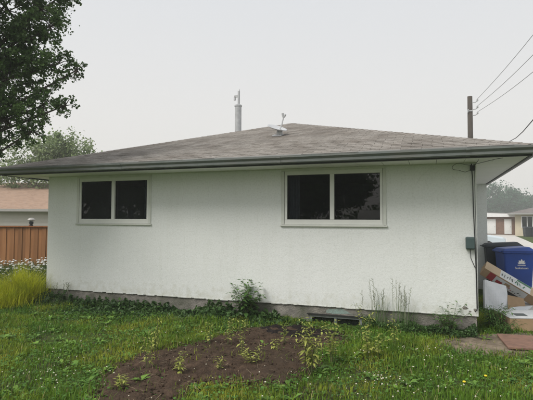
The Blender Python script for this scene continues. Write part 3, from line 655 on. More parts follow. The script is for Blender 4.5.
# far house and garage across the drive
M_cream = mat('cream_stucco', (.62, .55, .42), (.56, .50, .38), 1.5, .9)
M_froof = mat('far_shingle', (.20, .18, .17), (.15, .135, .13), 3, .95)
M_brick = mat('far_brick', (.24, .15, .11), (.18, .11, .085), 5, .9)
fh = thing('cream_house', 'cream bungalow with low grey roof beyond the driveway', 'house', (20.55, 46.2, .05), local=True, rz=R(-9))
hip_house(fh, 12.6, 9, -.1, 2.55, 1.35, .7, M_cream, M_froof, M_drip)
for x0, x1, z0, z1 in ((-12.0, -10.9, 1.0, 2.25), (-9.6, -7.7, 1.0, 2.25), (-5, -3.2, 1.0, 2.25)):
    w = MB().box(x0, x1, -.05, .0, z0, z1).build('window', M_white, fh)
    n = 3 if x1-x0 > 1.3 else 2
    for k in range(n): s_ = (x1-x0-.08*(n+1))/n; a = x0+.08+k*(s_+.08); MB().quad((a, -.055, z0+.08), (a+s_, -.055, z0+.08), (a+s_, -.055, z1-.08), (a, -.055, z1-.08)).build('pane', M_dglass, w)
ga = thing('double_garage', 'brown garage with two white doors under a white fascia', 'garage', (9.0, 52.6, .25), local=True, rz=R(-9))
MB().box(-6.6, 0, 0, 6, -.1, 2.0).build('wall', M_brick, ga)
rfm = MB().hexa([(-7.0, -.4, 2.0), (.4, -.4, 2.0), (.4, 6.4, 2.0), (-7, 6.4, 2.0), (-7.0, -.4, 2.55), (.4, -.4, 2.25), (.4, 6.4, 2.5), (-7, 6.4, 2.8)]).build('roof', M_froof, ga)
MB().hexa([(-7.0, -.46, 1.98), (.4, -.46, 1.98), (.4, -.405, 1.98), (-7.0, -.405, 1.98), (-7.0, -.46, 2.62), (.4, -.46, 2.30), (.4, -.405, 2.30), (-7.0, -.405, 2.62)]).build('fascia', M_white, ga)
for x0, x1 in ((-3.2, -2.2), (-1.3, -.55), (-6.3, -4.4)):
    dd_ = MB().box(x0, x1, -.04, -.001, 0, 1.75).build('door', M_white, ga)
    MB().box(x1-.14, x1-.09, -.09, -.041, .8, .9).build('handle', M_metal, dd_)
FB = 'bins by the far cream house'
for k, (x, y) in enumerate(((8.85, 46.0), (9.5, 45.9))):
    b = thing('wheeled_bin', ('left', 'right')[k]+' one of two dark bins outside the far cream house', 'bin', (x, y, g(x, y)+.02), FB, local=True, rz=R(15))
    MB().hexa([(-.25, -.25, 0), (.25, -.25, 0), (.25, .25, 0), (-.25, .25, 0), (-.3, -.3, .9), (.3, -.3, .9), (.3, .3, .9), (-.3, .3, .9)]).build('body', M_blackbin, b, bevel=.02)
    MB().hexa([(-.33, -.33, .9), (.33, -.33, .9), (.33, .33, .9), (-.33, .33, .9), (-.26, -.26, 1.0), (.26, -.26, 1.0), (.26, .26, 1.02), (-.26, .26, 1.02)]).build('lid', M_blackbin, b)

# car parked on the drive, mostly hidden by the bins
M_car = mat('car_paint', (.55, .62, .66), (.52, .59, .63), 1, .25, spec=.6)
car = thing('parked_car', 'pale blue car parked on the driveway beyond the bins', 'car', (.72, 18.6, g(.72, 18.6)+.03), local=True, rz=R(90))
side = [(-2.15, .35), (-2.2, .62), (-2.1, .82), (-1.2, .95), (1.55, .98), (2.15, .88), (2.2, .5), (2.1, .32)]
cab = [(-1.15, .95), (-.45, 1.40), (.75, 1.42), (1.65, .98)]
mb = MB(); n = len(side)
mb.v = [(-.86, y, z) for y, z in side]+[(.86, y, z) for y, z in side]; mb.f = [(k, (k+1) % n, n+(k+1) % n, n+k) for k in range(n)]+[tuple(reversed(range(n))), tuple(range(n, 2*n))]
cb = mb.build('body', M_car, car, bevel=.08)
mb = MB(); mb.v = [(-.76, y, z) for y, z in cab[:1]]+[(-.6, y, z) for y, z in cab[1:3]]+[(-.76, *cab[3])]+[(.76, y, z) for y, z in cab[:1]]+[(.6, y, z) for y, z in cab[1:3]]+[(.76, *cab[3])]
mb.f = [(0, 1, 5, 4), (1, 2, 6, 5), (2, 3, 7, 6), (0, 3, 2, 1), (4, 5, 6, 7), (0, 4, 7, 3)]
mb.build('cabin', M_car, car, bevel=.04)
MB().quad((-.66, -1.07, 1.01), (.66, -1.07, 1.01), (.54, -.49, 1.385), (-.54, -.49, 1.385)).build('windscreen', M_dglass, car)
MB().quad((.64, 1.57, 1.04), (-.64, 1.57, 1.04), (-.54, .80, 1.40), (.54, .80, 1.40)).build('rear_window', M_dglass, car)
for s_ in (-1, 1):
    MB().poly([(s_*.755, -.95, 1.02), (s_*.755, 1.35, 1.03), (s_*.618, .72, 1.385), (s_*.618, -.40, 1.37)]).build('side_window', M_dglass, car)
    MB().box(s_*.62-.14, s_*.62+.14, -2.235, -2.19, .64, .78).build('headlight', M_white, car)
    for y in (-1.35, 1.35):
        wh = MB().lathe([(.2, -.1), (.30, -.1), (.32, -.06), (.32, .06), (.30, .1), (.2, .1)], (s_*.80, y, .32), 18, Matrix.Rotation(R(90), 4, 'Y')).build('wheel', M_dark, car)
        MB().lathe([(.19, -.105), (.05, -.11), (.05, .11), (.19, .105)], (s_*.80, y, .32), 12, Matrix.Rotation(R(90), 4, 'Y')).build('rim', M_metal, wh)

# ------------------------------------------------------------------ leaves, trees
def leaf_cards(C, size, rs, flat=.5, aspect=.62):
    """C (n,3) centres -> V, F of folded diamond leaves (two triangles each)"""
    n = len(C); a = rs.normal(size=(n, 3)); a[:, 2] -= .35; a /= np.linalg.norm(a, axis=1, keepdims=True)
    b = rs.normal(size=(n, 3)); b[:, 2] *= flat; b -= a*(a*b).sum(1, keepdims=True); b /= np.linalg.norm(b, axis=1, keepdims=True)
    nn = np.cross(a, b); s = (size*rs.uniform(.65, 1.3, n))[:, None]
    V = np.stack([C-a*s*.5, C+b*s*aspect*.5+nn*s*.1, C+a*s*.55, C-b*s*aspect*.5+nn*s*.1], 1).reshape(-1, 3)
    i = np.arange(n)[:, None]*4; return V, np.concatenate([i+np.array([0, 1, 2]), i+np.array([0, 2, 3])])
def clump_points(rs, c, rad, n, sub=14, tight=.28):
    """points gathered round sub-centres inside an ellipsoid, so that gaps stay open"""
    c = np.array(c); rad = np.array(rad if hasattr(rad, '__len__') else (rad,)*3)
    d = rs.normal(size=(sub, 3)); d /= np.linalg.norm(d, axis=1, keepdims=True); sc_ = c+d*rad*(rs.uniform(.25, 1, (sub, 1))**.5)
    k = rs.integers(0, sub, n); return sc_[k]+rs.normal(size=(n, 3))*rad*tight*rs.uniform(.5, 1.1, (sub, 1))[k], sc_
def tree(name, label, base, height, trunk_r, clumps, nleaf, size, mleaf, seed, group=None, sub=14, tight=.28, cat='tree', twigs=True, lean=None):
    rs = np.random.default_rng(seed); t = thing(name, label, cat, base, group)
    b = Vector(base); top = b+Vector(lean or (0, 0, 0))+Vector((0, 0, height*.75))
    mb = MB(); tp = [b+Vector((0, 0, -.2))+(top-b)*k/6+Vector(rs.normal(size=3)*.02*height*.15*(k > 0)) for k in range(7)]
    mb.tube(tp, [trunk_r*(1.25 if k == 0 else 1-.8*k/6) for k in range(7)], 10)
    C = []
    vol = sum((c[3] if not hasattr(c[3], '__len__') else np.mean(c[3]))**2.3 for c in clumps)
    for c in clumps:
        rr = c[3] if not hasattr(c[3], '__len__') else np.mean(c[3])
        P, scs = clump_points(rs, c[:3], c[3], max(30, int(nleaf*rr**2.3/vol)), sub, tight); C.append(P)
        cc = Vector(c[:3]); i = min(5, max(1, int(6*min(.8, max(.25, (cc.z-b.z-.25*(cc-b).to_2d().length)/(top.z-b.z)))))); s0 = tp[i]
        mid = s0+(cc-s0)*.5+Vector(rs.normal(size=3)*.08*rr)+Vector((0, 0, .1*rr)); rb = trunk_r*(.16+.12*min(1.5, rr/3))
        mb.tube([s0, mid, cc], [rb*1.3, rb*.9, rb*.35], 6)
        if twigs:
            for q_ in scs[::2]:
                q_ = Vector(q_); m2 = cc+(q_-cc)*.5+Vector(rs.normal(size=3)*.06*rr); mb.tube([cc, m2, q_], [rb*.35, rb*.22, rb*.08], 4, False)
    mb.build('trunk', M_bark, t, smooth=True)
    V, F = leaf_cards(np.concatenate(C), size, rs, .5, .8); np_mesh('crown', V, [F], mleaf, t); return t
# big tree hanging in from the left
CL = [(-7.75, -1.5, 5.0, .5), (-7.6, -1.45, 4.6, .38), (-7.95, -1.6, 4.35, .42), (-7.75, -1.5, 3.65, .40), (-7.2, -1.4, 5.2, .3), (-8.25, -1.7, 3.2, .4), (-7.65, -1.5, 6.1, .5), (-7.40, -1.44, 5.55, .62), (-6.95, -1.30, 5.85, .36), (-7.15, -1.30, 4.50, .40), (-6.78, -1.16, 4.42, .20), (-7.36, -1.33, 3.78, .36), (-6.98, -1.22, 3.76, .22), (-7.93, -1.58, 4.75, .46), (-7.95, -1.53, 3.42, .42), (-7.55, -1.40, 3.30, .26), (-7.95, -1.62, 5.5, .6), (-8.15, -1.62, 4.05, .45), (-7.75, -1.2, 4.15, .25), (-7.3, -1.9, 6.3, .6),
      (-8.6, -1.7, 4.7, .7), (-8.7, -1.9, 3.7, .6), (-8.5, -2.2, 5.9, .8), (-9.6, -2.4, 4.4, .9), (-9.7, -1.9, 6.0, 1.0), (-10.6, -2.6, 5.2, 1.0), (-9.2, -3.0, 6.6, .9), (-8.4, -1.6, 6.9, .8), (-7.7, -2.2, 7.2, .6), (-9.6, -2.2, 7.6, .9), (-10.4, -1.6, 6.8, .9), (-8.9, -2.9, 4.6, .7)]
tree('leafy_tree', 'dense dark leafy tree overhanging the upper left of the yard', (-9.75, -2.15, g(-9.7, -2)), 7.6, .19, CL, 98000, .052, M_leaf, 11, sub=26, tight=.14)
# pale tree behind the left end of the roof
tree('pale_tree', 'pale loose tree showing above the left end of the roof', (-25.6, 19.2, g(-25, 19)), 7.6, .2, [(-26.1, 18.4, 6.5, 1.4), (-24.6, 19.0, 6.2, 1.3), (-23.9, 19.0, 5.6, .9), (-27.6, 17.9, 6.0, 1.5), (-25.4, 18.6, 7.2, .9), (-26.6, 18.4, 5.0, 1.4), (-24.6, 19.1, 4.6, 1.2), (-28.6, 17.6, 4.8, 1.3)], 15000, .16, M_leaf2, 21, sub=16, tight=.26)
tree('low_green_tree', 'dark green tree showing under the left eave behind the brown roof', (-27.0, 25.6, g(-27, 25)), 4.2, .16, [(-27.3, 25.4, 3.6, 1.3), (-25.5, 26.2, 3.9, 1.4), (-29.0, 24.8, 3.5, 1.2), (-23.6, 26.9, 3.8, 1.3)], 7000, .16, M_leaf3, 22, sub=14, tight=.3)
# far row on the right
TR = 'trees beyond the far house'
for k, (bx_, by_, h, lab, cl, m_, sd_) in enumerate((
    (11.0, 86, 8.6, 'tall round tree rising behind the white garage', [(11.0, 86, 5.6, 3.0), (9.0, 85.4, 4.6, 2.4), (12.8, 86.4, 4.8, 2.4), (10.6, 86, 7.0, 1.7), (7.0, 84.8, 5.2, 2.6)], M_leaf3, 31),
    (15.2, 87, 7.4, 'middle leafy tree above the cream house roof', [(15.0, 87, 4.6, 2.4), (16.4, 87.4, 3.8, 2.2), (14.0, 87, 5.9, 1.6), (17.4, 87.8, 3.4, 1.8)], M_leaf3, 32),
    (3.6, 84, 8.6, 'far leafy tree mostly hidden by the house corner', [(3.6, 84, 5.4, 2.8), (5.2, 84.4, 6.0, 2.2), (1.8, 83.6, 4.6, 2.4)], M_leaf3, 33))):
    K = 2.0; far = lambda x, y, z: (-.72+(x+.72)*K, -7.94+(y+7.94)*K, 1.667+(z-1.667)*K)
    p_ = far(bx_, by_, 0); cl = [(*far(*c_[:3]), c_[3]*K) for c_ in cl]
    tree('far_tree', lab, (p_[0], p_[1], g(p_[0], p_[1])), h*K, .45, cl, 11000, .62, m_, sd_, TR, sub=18, tight=.26, twigs=False)
def spruce(base, h, rad, lab, seed, grp):
    rs = np.random.default_rng(seed); t = thing('spruce_tree', lab, 'tree', base, grp); b = np.array(base)
    MB().tube([base, (base[0], base[1], base[2]+h*.95)], [.35, .05], 8).build('trunk', M_bark, t)
    n = 7000; u = rs.uniform(.06, 1, n)**.8; lay = np.floor(u*13)/13; rr = rad*(1.02-u)*(.45+.55*rs.uniform(0, 1, n)**.5)*(1-.3*((u-lay)*13)); a = rs.uniform(0, 2*np.pi, n)
    C = b+np.stack([rr*np.cos(a), rr*np.sin(a), u*h-.18*rr], -1); V, F = leaf_cards(C, .62, rs, .4, .4); np_mesh('crown', V, [F], M_leaf4, t)
spruce((37.9, 185, g(37.9, 185)), 19, 4.6, 'pointed dark spruce at the right edge behind the cream house', 41, TR)
# trees and a shed standing behind the viewer, seen only as window reflections, layout invented to suit dark panes
BT = 'yard trees mirrored in the window glass'
tree('yard_tree', 'dark tree mirrored in the right pane of the larger window', (-6.2, -19.5, g(-6, -19)), 8, .22, [(-6.2, -19.5, 5.0, 1.7), (-7.8, -19.8, 4.2, 1.4), (-4.9, -19.2, 3.6, 1.0), (-6.6, -19, 3.2, 1.2), (-6, -19.6, 6.5, 1.2)], 16000, .24, M_leaf, 51, BT)
tree('yard_tree', 'dark tree mirrored in the left pane of the larger window', (-10.4, -21, g(-10, -21)), 8, .22, [(-10.4, -21, 4.6, 1.9), (-9.0, -21.3, 3.4, 1.2), (-12, -20.8, 3.8, 1.5), (-10.4, -21, 6.4, 1.4)], 16000, .24, M_leaf, 52, BT)
tree('yard_tree', 'dark tree mirrored in the smaller window beside the leafy tree', (-20, -19, g(-20, -19)), 8, .24, [(-20, -19, 4.6, 2.1), (-22, -19.4, 3.8, 1.7), (-17.8, -18.8, 3.6, 1.5), (-20, -19, 6.6, 1.5), (-24, -19, 4.6, 1.7)], 20000, .24, M_leaf, 53, BT)
tree('added_hedge', 'added hedge out of view, darkening the reflections low in both windows', (-14, -25, g(-14, -25)), 3.0, .15, [(-32+1.9*k, -25+.4*math.sin(k*2.1), 1.1+.35*math.sin(k*1.3), 1.35) for k in range(17)], 30000, .22, M_leaf, 54, None, sub=20, tight=.3, cat='hedge', twigs=False)  # unseen hedge added to block reflected sky and darken the lower panes
sh = thing('garden_shed', 'pale shed faintly mirrored low in the larger window', 'shed', (-3.2, -22, g(-3, -22)), local=True)
MB().box(-1.5, 1.5, -1, 1, -.05, 1.9).build('wall', M_nwall, sh); MB().poly([(-1.7, -1.2, 1.9), (1.7, -1.2, 1.9), (1.7, 0, 2.5), (-1.7, 0, 2.5)]).poly([(1.7, 1.2, 1.9), (-1.7, 1.2, 1.9), (-1.7, 0, 2.5), (1.7, 0, 2.5)]).build('roof', M_ngut, sh)
dd_ = MB().box(-.5, .5, 1.002, 1.03, .02, 1.75).build('door', M_white, sh)

# ------------------------------------------------------------------ lawn and weeds
def blades(P, h, w, lean, rs, bend=.5):
    n = len(P); a = rs.uniform(0, 2*np.pi, n); d = np.stack([np.cos(a), np.sin(a), 0*a], -1); sd_ = np.stack([-np.sin(a), np.cos(a), 0*a], -1)
    h = h[:, None]; w = w[:, None]; ln = (lean*np.abs(rs.normal(size=n)))[:, None]
    up_ = np.array([[0, 0, 1.]])
    mid = P+up_*h*.55+d*h*ln*.35; tip = P+up_*h*(1-.35*ln*bend)+d*h*ln
    V = np.stack([P-sd_*w, P+sd_*w, mid+sd_*w*.75, mid-sd_*w*.75, tip], 1).reshape(-1, 3)
    i = np.arange(n)[:, None]*5; return V, i+np.array([[0, 1, 2, 3]]), i+np.array([[3, 2, 4]])
def vnoise(x, y, s, seed):
    r = np.random.default_rng(seed); ph = r.uniform(0, 6.28, (6, 2)); k = r.normal(size=(6, 2))*s; v = 0
    for i in range(6): v = v+np.sin(k[i, 0]*x+k[i, 1]*y+ph[i, 0])
    return v/6
def lawn_mask(x, y, rs):
    ok = ~((x > -L-.02) & (x < .02) & (y > -.02)); jit = rs.normal(size=len(x))*.09; spr = rs.uniform(0, 1, len(x)) < .035*np.clip(1+2.5*vnoise(x, y, 4, 77), 0, 3)
    for poly, m in ((BED, .0), (BARE, .02)):
        ins = pip(x, y, poly); d = pdist(x, y, poly); ok &= ~(ins & (d > .03+1.6*np.abs(jit)) & ~spr)
    ok &= ~((x > .70) & (x < 2.9+.12*(y-1.5)) & (y > 1.5)); ok &= ~((x > .24) & (x < 1.1) & (y > -.8) & (y < .1)); ok &= ~((x > .4) & (y > .45) & (y < 1.5)); return ok
rs = np.random.default_rng(101); n = 500000
x = rs.uniform(-15, 5, n); y = rs.uniform(-5.2, 3.6, n)
dist = (x+.72)*-.33+(y+7.94)*.944
lat = (x+.72)*.944+(y+7.94)*.329
ok = (np.abs(lat) < dist*.78+.6)&(rs.uniform(0, 1, n) < np.clip(26/dist**1.9, .1, 1)*1.6) & lawn_mask(x, y, rs)
ok &= rs.uniform(0, 1, n) < .72+.5*vnoise(x, y, 3.2, 5)
x, y = x[ok], y[ok]; P = np.stack([x, y, gz(x, y)-.005], -1); vn = vnoise(x, y, 2.2, 9)
h = rs.uniform(.035, .10, len(x))*np.clip(1+.9*vn+.5*vnoise(x, y, 6, 33), .35, 2.)*np.where(y > -.5, 1.25, 1)*np.where((y > -.5) & (x > -2.8) & (x < -1.7), .45, 1); V, F4, F3 = blades(P, h, rs.uniform(.0022, .0048, len(x))*(1+dist[ok]*.05), .55, rs)
stuff(np_mesh('lawn_grass', V, [F4, F3], M_grass), 'rough green lawn grass covering the yard in front of the wall', 'grass')
# clover / broadleaf understory
n = 88000; x = rs.uniform(-13, 4, n); y = rs.uniform(-5.2, .4, n); ok = lawn_mask(x, y, rs) & (rs.uniform(0, 1, n) < .55+.8*vnoise(x, y, 2.0, 17)); x, y = x[ok], y[ok]
C = np.stack([x, y, gz(x, y)+rs.uniform(.01, .055, len(x))], -1); a = rs.uniform(0, 6.28, len(x)); s_ = rs.uniform(.010, .024, len(x))[:, None]
d1 = np.stack([np.cos(a), np.sin(a), rs.normal(size=len(x))*.3], -1); d2 = np.stack([-np.sin(a), np.cos(a), rs.normal(size=len(x))*.3], -1)
V = np.stack([C-d1*s_, C+d2*s_*.8, C+d1*s_, C-d2*s_*.8], 1).reshape(-1, 3); i = np.arange(len(x))[:, None]*4
stuff(np_mesh('clover_leaves', V, [i+np.array([[0, 1, 2, 3]])], M_clover), 'small clover leaves mixed through the lawn', 'clover')
# white clover heads: little ten-sided balls on stalks
def balls(C, r_, flat=1.):
    t = (1+5**.5)/2; ico = np.array([(-1, t, 0), (1, t, 0), (-1, -t, 0), (1, -t, 0), (0, -1, t), (0, 1, t), (0, -1, -t), (0, 1, -t), (t, 0, -1), (t, 0, 1), (-t, 0, -1), (-t, 0, 1)]); ico = ico/np.linalg.norm(ico[0])*np.array([1, 1, flat])
    f = np.array([(0, 11, 5), (0, 5, 1), (0, 1, 7), (0, 7, 10), (0, 10, 11), (1, 5, 9), (5, 11, 4), (11, 10, 2), (10, 7, 6), (7, 1, 8), (3, 9, 4), (3, 4, 2), (3, 2, 6), (3, 6, 8), (3, 8, 9), (4, 9, 5), (2, 4, 11), (6, 2, 10), (8, 6, 7), (9, 8, 1)])
    V = (C[:, None, :]+ico[None]*r_[:, None, None]).reshape(-1, 3); return V, (np.arange(len(C))[:, None, None]*12+f[None]).reshape(-1, 3)
spots = [(-.55, -2.1, .55, 55), (-.9, -2.9, .45, 30), (-1.25, -2.75, .13, 38), (-.2, -2.5, .4, 22), (-1.0, -1.45, .07, 14), (-4.9, -3.4, .5, 30), (-5.6, -2.4, .7, 16), (-4.6, -4.0, .25, 30), (-1.5, -1.9, .4, 12), (-6.5, -1.4, .8, 9), (-2.4, -3.6, .35, 8), (-1.9, -3.3, .3, 10), (-4.7, -1.9, .6, 12), (-3.0, -1.9, .6, 8)]
P = np.concatenate([np.stack([rs.normal(a, c, m_), rs.normal(b, c, m_)], -1) for a, b, c, m_ in spots]); P = P[(P[:, 1] < -.25) & (rs.uniform(0, 1, len(P)) < .72)]
C = np.stack([P[:, 0], P[:, 1], gz(P[:, 0], P[:, 1])+rs.uniform(.06, .11, len(P))], -1); V, F = balls(C, rs.uniform(.0045, .0105, len(P)), .85)
stuff(np_mesh('clover_blossoms', V, [F], M_blossom), 'scattered white clover blossoms dotted over the lawn', 'flowers')
# soil clods on the bed
n = 5200; x = rs.uniform(-4.5, -1.7, n); y = rs.uniform(-4.6, -.3, n); ok = pip(x, y, BED); x, y = x[ok], y[ok]
C = np.stack([x, y, gz(x, y)+.035], -1); V, F = balls(C, rs.uniform(.09, .26, len(x))**3, .8); V += rs.normal(size=V.shape)*.0018
stuff(np_mesh('soil_clods', V, [F], M_soil), 'small clods of soil strewn over the garden bed', 'soil')
n = 60; x = rs.uniform(-4.2, -1.8, n); y = rs.uniform(-4.5, -.6, n); ok = pip(x, y, BED); x, y = x[ok], y[ok]
V, F = balls(np.stack([x, y, gz(x, y)+.055], -1), rs.uniform(.004, .010, len(x)), .6); stuff(np_mesh('pale_pebbles', V, [F], M_blossom), 'few pale pebbles and petals on the dark soil', 'pebbles')

n = 900; x = rs.uniform(-4.5, 1.0, n); y = rs.uniform(-4.6, .3, n); ok = pip(x, y, BED) | pip(x, y, BARE); x, y = x[ok], y[ok]; a = rs.uniform(0, 6.28, len(x)); ln = rs.uniform(.015, .07, len(x))
d = np.stack([np.cos(a), np.sin(a), rs.normal(size=len(x))*.15], -1)*ln[:, None]; sd_ = np.stack([-np.sin(a), np.cos(a), 0*a], -1)*.0022; C = np.stack([x, y, gz(x, y)+.052+rs.uniform(-.008, .012, len(x))], -1)
V = np.stack([C-d-sd_, C+d-sd_, C+d+sd_, C-d+sd_], 1).reshape(-1, 3); i = np.arange(len(x))[:, None]*4
stuff(np_mesh('straw_litter', V, [i+np.array([[0, 1, 2, 3]])], mat('straw', (.30, .24, .15), (.16, .12, .08), 20, .9, rnd=.4)), 'bits of straw and twig lying on the bare soil', 'litter')
# broad-leaved rosettes and tufts in the lawn
n = 520; x = rs.uniform(-9, 1.0, n); y = rs.uniform(-5.0, -.2, n); ok = lawn_mask(x, y, rs); x, y = x[ok], y[ok]; V = []; F = []
for k in range(len(x)):
    m_ = rs.integers(5, 10); sz = rs.uniform(.05, .13)
    for j in range(m_):
        a = 6.283*j/m_+rs.normal()*.3; el = rs.uniform(.25, .8); l_ = sz*rs.uniform(.7, 1.15); w_ = l_*rs.uniform(.14, .26); b0 = np.array([x[k], y[k], float(gz(x[k], y[k]))+.012])
        d = np.array([math.cos(a), math.sin(a), el]); q_ = np.array([-math.sin(a), math.cos(a), 0]); i0 = len(V)
        V += [b0, b0+d*l_*.55+q_*w_, b0+d*l_*.55-[0, 0, .004], b0+d*l_*.55-q_*w_, b0+d*l_*np.array([1, 1, .55])]
        F += [(i0, i0+1, i0+2), (i0, i0+2, i0+3), (i0+1, i0+4, i0+2), (i0+2, i0+4, i0+3)]
stuff(np_mesh('broadleaf_weeds', np.array(V), [np.array(F)], mat('broad_leaf', (.20, .34, .06), (.11, .22, .04), 5, .5, rnd=.35, translucent=.3)), 'broad leaved weeds scattered through the lawn', 'weeds')

# dark creeping growth along the foot of the wall
n = 12500; x = rs.uniform(-8.6, -2.75, n); w_ = np.where(x > -3.2, .2, .42); y = -.05-np.abs(rs.normal(size=n))*w_*.85; hh = (.07+.20*np.clip(.35+1.0*vnoise(x, y, 6, 3)+.9*vnoise(x, y, 21, 13), 0, 1.3))*np.clip(1+y/.9, .15, 1)*np.where(x > -3.0, .6, 1)
C = np.stack([x, y, gz(x, y)+rs.uniform(.15, 1, n)*hh], -1); V, F = leaf_cards(C, .068, rs, .5, .7)
stuff(np_mesh('creeping_weeds', V, [F], M_creeper), 'dark creeping weeds along the foot of the white wall', 'weeds')
n = 5200; x = rs.uniform(-1.75, -.05, n); y = -.04-np.abs(rs.normal(size=n))*.13; hh = .09+.16*np.clip(.4+vnoise(x, y, 7, 8), 0, 1)
V, F = leaf_cards(np.stack([x, y, gz(x, y)+rs.uniform(.1, 1, n)*hh], -1), .045, rs, .5, .5)
stuff(np_mesh('wall_foot_weeds', V, [F], M_creeper), 'low weeds at the wall foot right of the basement window', 'weeds')

def weed_plant(name, label, base, h, nst, spread, leaf, mleaf, seed, group=None, cat='plant', lf=.62, rows=6, droop=.2, nper=2, start=.2, compound=False):
    """upright stems carrying pairs of pointed leaves"""
    r = np.random.default_rng(seed); t = thing(name, label, cat, base, group); mb = MB(); V = []; F = []
    for s in range(nst):
        a = r.uniform(0, 6.28); ld = r.uniform(.2, 1)*spread; hh = h*r.uniform(.6, 1.05); b = Vector(base)+Vector((r.normal()*spread*.18, r.normal()*spread*.18, -.01))
        pts = [b+Vector((math.cos(a)*ld*u*u, math.sin(a)*ld*u*u, hh*u)) for u in (0, .35, .7, 1)]; mb.tube(pts, [.004, .0035, .0028, .0015], 5)
        for k in range(rows):
            u = start+(1-start)*(k+.5)/rows; i = min(2, int(u*3)); p = pts[i].lerp(pts[i+1], min(1, max(0, u*3-i)))
            for j in range(nper):
                an = a+k*1.57+j*6.283/nper+r.normal()*.35; d = Vector((math.cos(an), math.sin(an), .35-droop+r.normal()*.25)).normalized(); sv = d.cross(Vector((0, 0, 1))).normalized(); nn = sv.cross(d)
                ln = leaf*r.uniform(.6, 1.15)*(1.1-.45*u); p0 = p+d*ln*.15; i0 = len(V)
                V += [p0, p0+d*ln*.4+sv*ln*lf*.5+nn*ln*.06, p0+d*ln*.42-nn*ln*.02, p0+d*ln*.4-sv*ln*lf*.5+nn*ln*.06, p0+d*ln-Vector((0, 0, ln*droop*.8))]
                F += [(i0, i0+1, i0+2), (i0, i0+2, i0+3), (i0+1, i0+4, i0+2), (i0+2, i0+4, i0+3)]
    mb.build('stem', M_stem, t)
    np_mesh('foliage', np.array([tuple(v) for v in V]), [np.array(F)], mleaf, t); return t
GS = 'young plants in the garden bed'
bedz = lambda x, y: g(x, y)+.03
for lab, x, y, h, nst, sp, lf_, m_ in (
    ('tallest bushy yellow green plant at the front edge of the bed', -2.02, -2.72, .36, 15, .26, .066, M_yplant),
    ('yellow green plant leaning right behind the tallest bushy one', -1.86, -2.25, .30, 7, .18, .058, M_yplant),
    ('upright yellow green plant in the middle of the bed', -3.0, -2.35, .30, 4, .10, .055, M_yplant),
    ('low spreading seedling in the centre of the bed', -2.75, -2.62, .14, 6, .22, .05, M_yplant),
    ('slim upright seedling against the dark soil strip', -2.62, -1.65, .24, 3, .08, .052, M_yplant),
    ('small seedling left of the dark soil strip', -2.7, -1.95, .13, 3, .1, .045, M_yplant),
    ('leafy seedling at the left edge of the bed', -3.82, -3.25, .24, 4, .14, .058, M_yplant),
    ('low sprawling seedling in the left part of the bed', -3.38, -3.25, .15, 5, .2, .055, M_yplant),
    ('bright weed in the grass at the upper left of the bed', -4.22, -2.42, .24, 6, .16, .058, M_yplant),
    ('thin seedling near the upper left rim of the bed', -3.66, -1.95, .20, 3, .08, .046, M_yplant),
    ('two stemmed seedling at the upper middle of the bed', -3.36, -1.95, .22, 3, .1, .052, M_yplant),
    ('tiny seedling at the bottom left of the bed', -3.72, -3.85, .10, 4, .12, .05, M_yplant),
    ('short seedling between the grass tongue and the bed front', -3.02, -2.95, .12, 3, .1, .045, M_yplant),
    ('leafy weed right of the bed close to the basement window', -1.55, -1.30, .34, 6, .22, .072, M_yplant),
    ('slender pale weed right of the bed beside the white blossoms', -1.18, -1.30, .30, 4, .10, .055, M_yplant),
    ('broad pale weed at the right rim of the bed', -1.42, -1.85, .20, 6, .2, .065, M_yplant)):
    weed_plant('young_plant', lab, (x, y, bedz(x, y)), h*1.75, nst, sp*.85, lf_*1.3, m_, int(abs(x*1000+y*313)), GS, rows=5+int(abs(x*37)) % 3, lf=.42+.1*(int(abs(y*53)) % 4), droop=.1+.12*(int(abs(x*71)) % 3), nper=2)
weed_plant('wall_plant', 'tall leafy green plant growing against the wall between the windows', (-3.80, -.12, g(-3.8, -.1)), .72, 20, .36, .16, M_plant, 71, rows=7, lf=.55, start=.3)
weed_plant('fern_weed', 'feathery green weed at the wall below the utility box', (-.42, -.12, g(-.4, -.1)), .52, 15, .34, .12, M_plant, 72, rows=8, lf=.3)
weed_plant('corner_weed', 'dense bright green weed at the house corner by the foam block', (.27, .55, g(.27, .55)), .40, 26, .32, .12, M_plant, 73, rows=7, lf=.28, droop=.35)
weed_plant('corner_weed', 'smaller green weed in front of the low carton', (.40, .30, g(.4, .3)), .20, 14, .26, .09, M_plant, 74, rows=5, lf=.3, droop=.35)
def grass_clump(name, label, base, n, h, rad, m, seed, lean, w=.004, heads=False):
    r = np.random.default_rng(seed); t = thing(name, label, 'grass clump', base); b = np.array(base)
    a = r.uniform(0, 6.28, n); q_ = rad*np.sqrt(r.uniform(0, 1, n)); px, py = b[0]+q_*np.cos(a), b[1]+q_*np.sin(a)
    P = np.stack([px, py, gz(px, py)-.01], -1); V, F4, F3 = blades(P, h*r.uniform(.45, 1.1, n)*(1.05-.55*(q_/rad)**2), np.full(n, w), lean, r); np_mesh('blades', V, [F4, F3], m, t)
    if heads:
        mb = MB()
        for k in range(heads):
            x, y = b[0]+r.normal()*rad*.5, b[1]+r.normal()*rad*.2; hh = h*r.uniform(.8, 1.25); lx_ = r.normal()*.05
            p = [(x, y, b[2]), (x+lx_*.4, y, b[2]+hh*.6), (x+lx_, y, b[2]+hh)]; mb.tube(p, [.003, .0025, .0015], 5)
            for i in range(9):
                u = .62+.38*i/9; c_ = Vector((x+lx_*u, y, b[2]+hh*u)); an = r.uniform(0, 6.28); d = Vector((math.cos(an), math.sin(an)*.5, .9)); mb.tube([c_, c_+d*.035], [.0045, .001], 4)
        mb.build('seed_heads', M_dryweed, t)
    return t
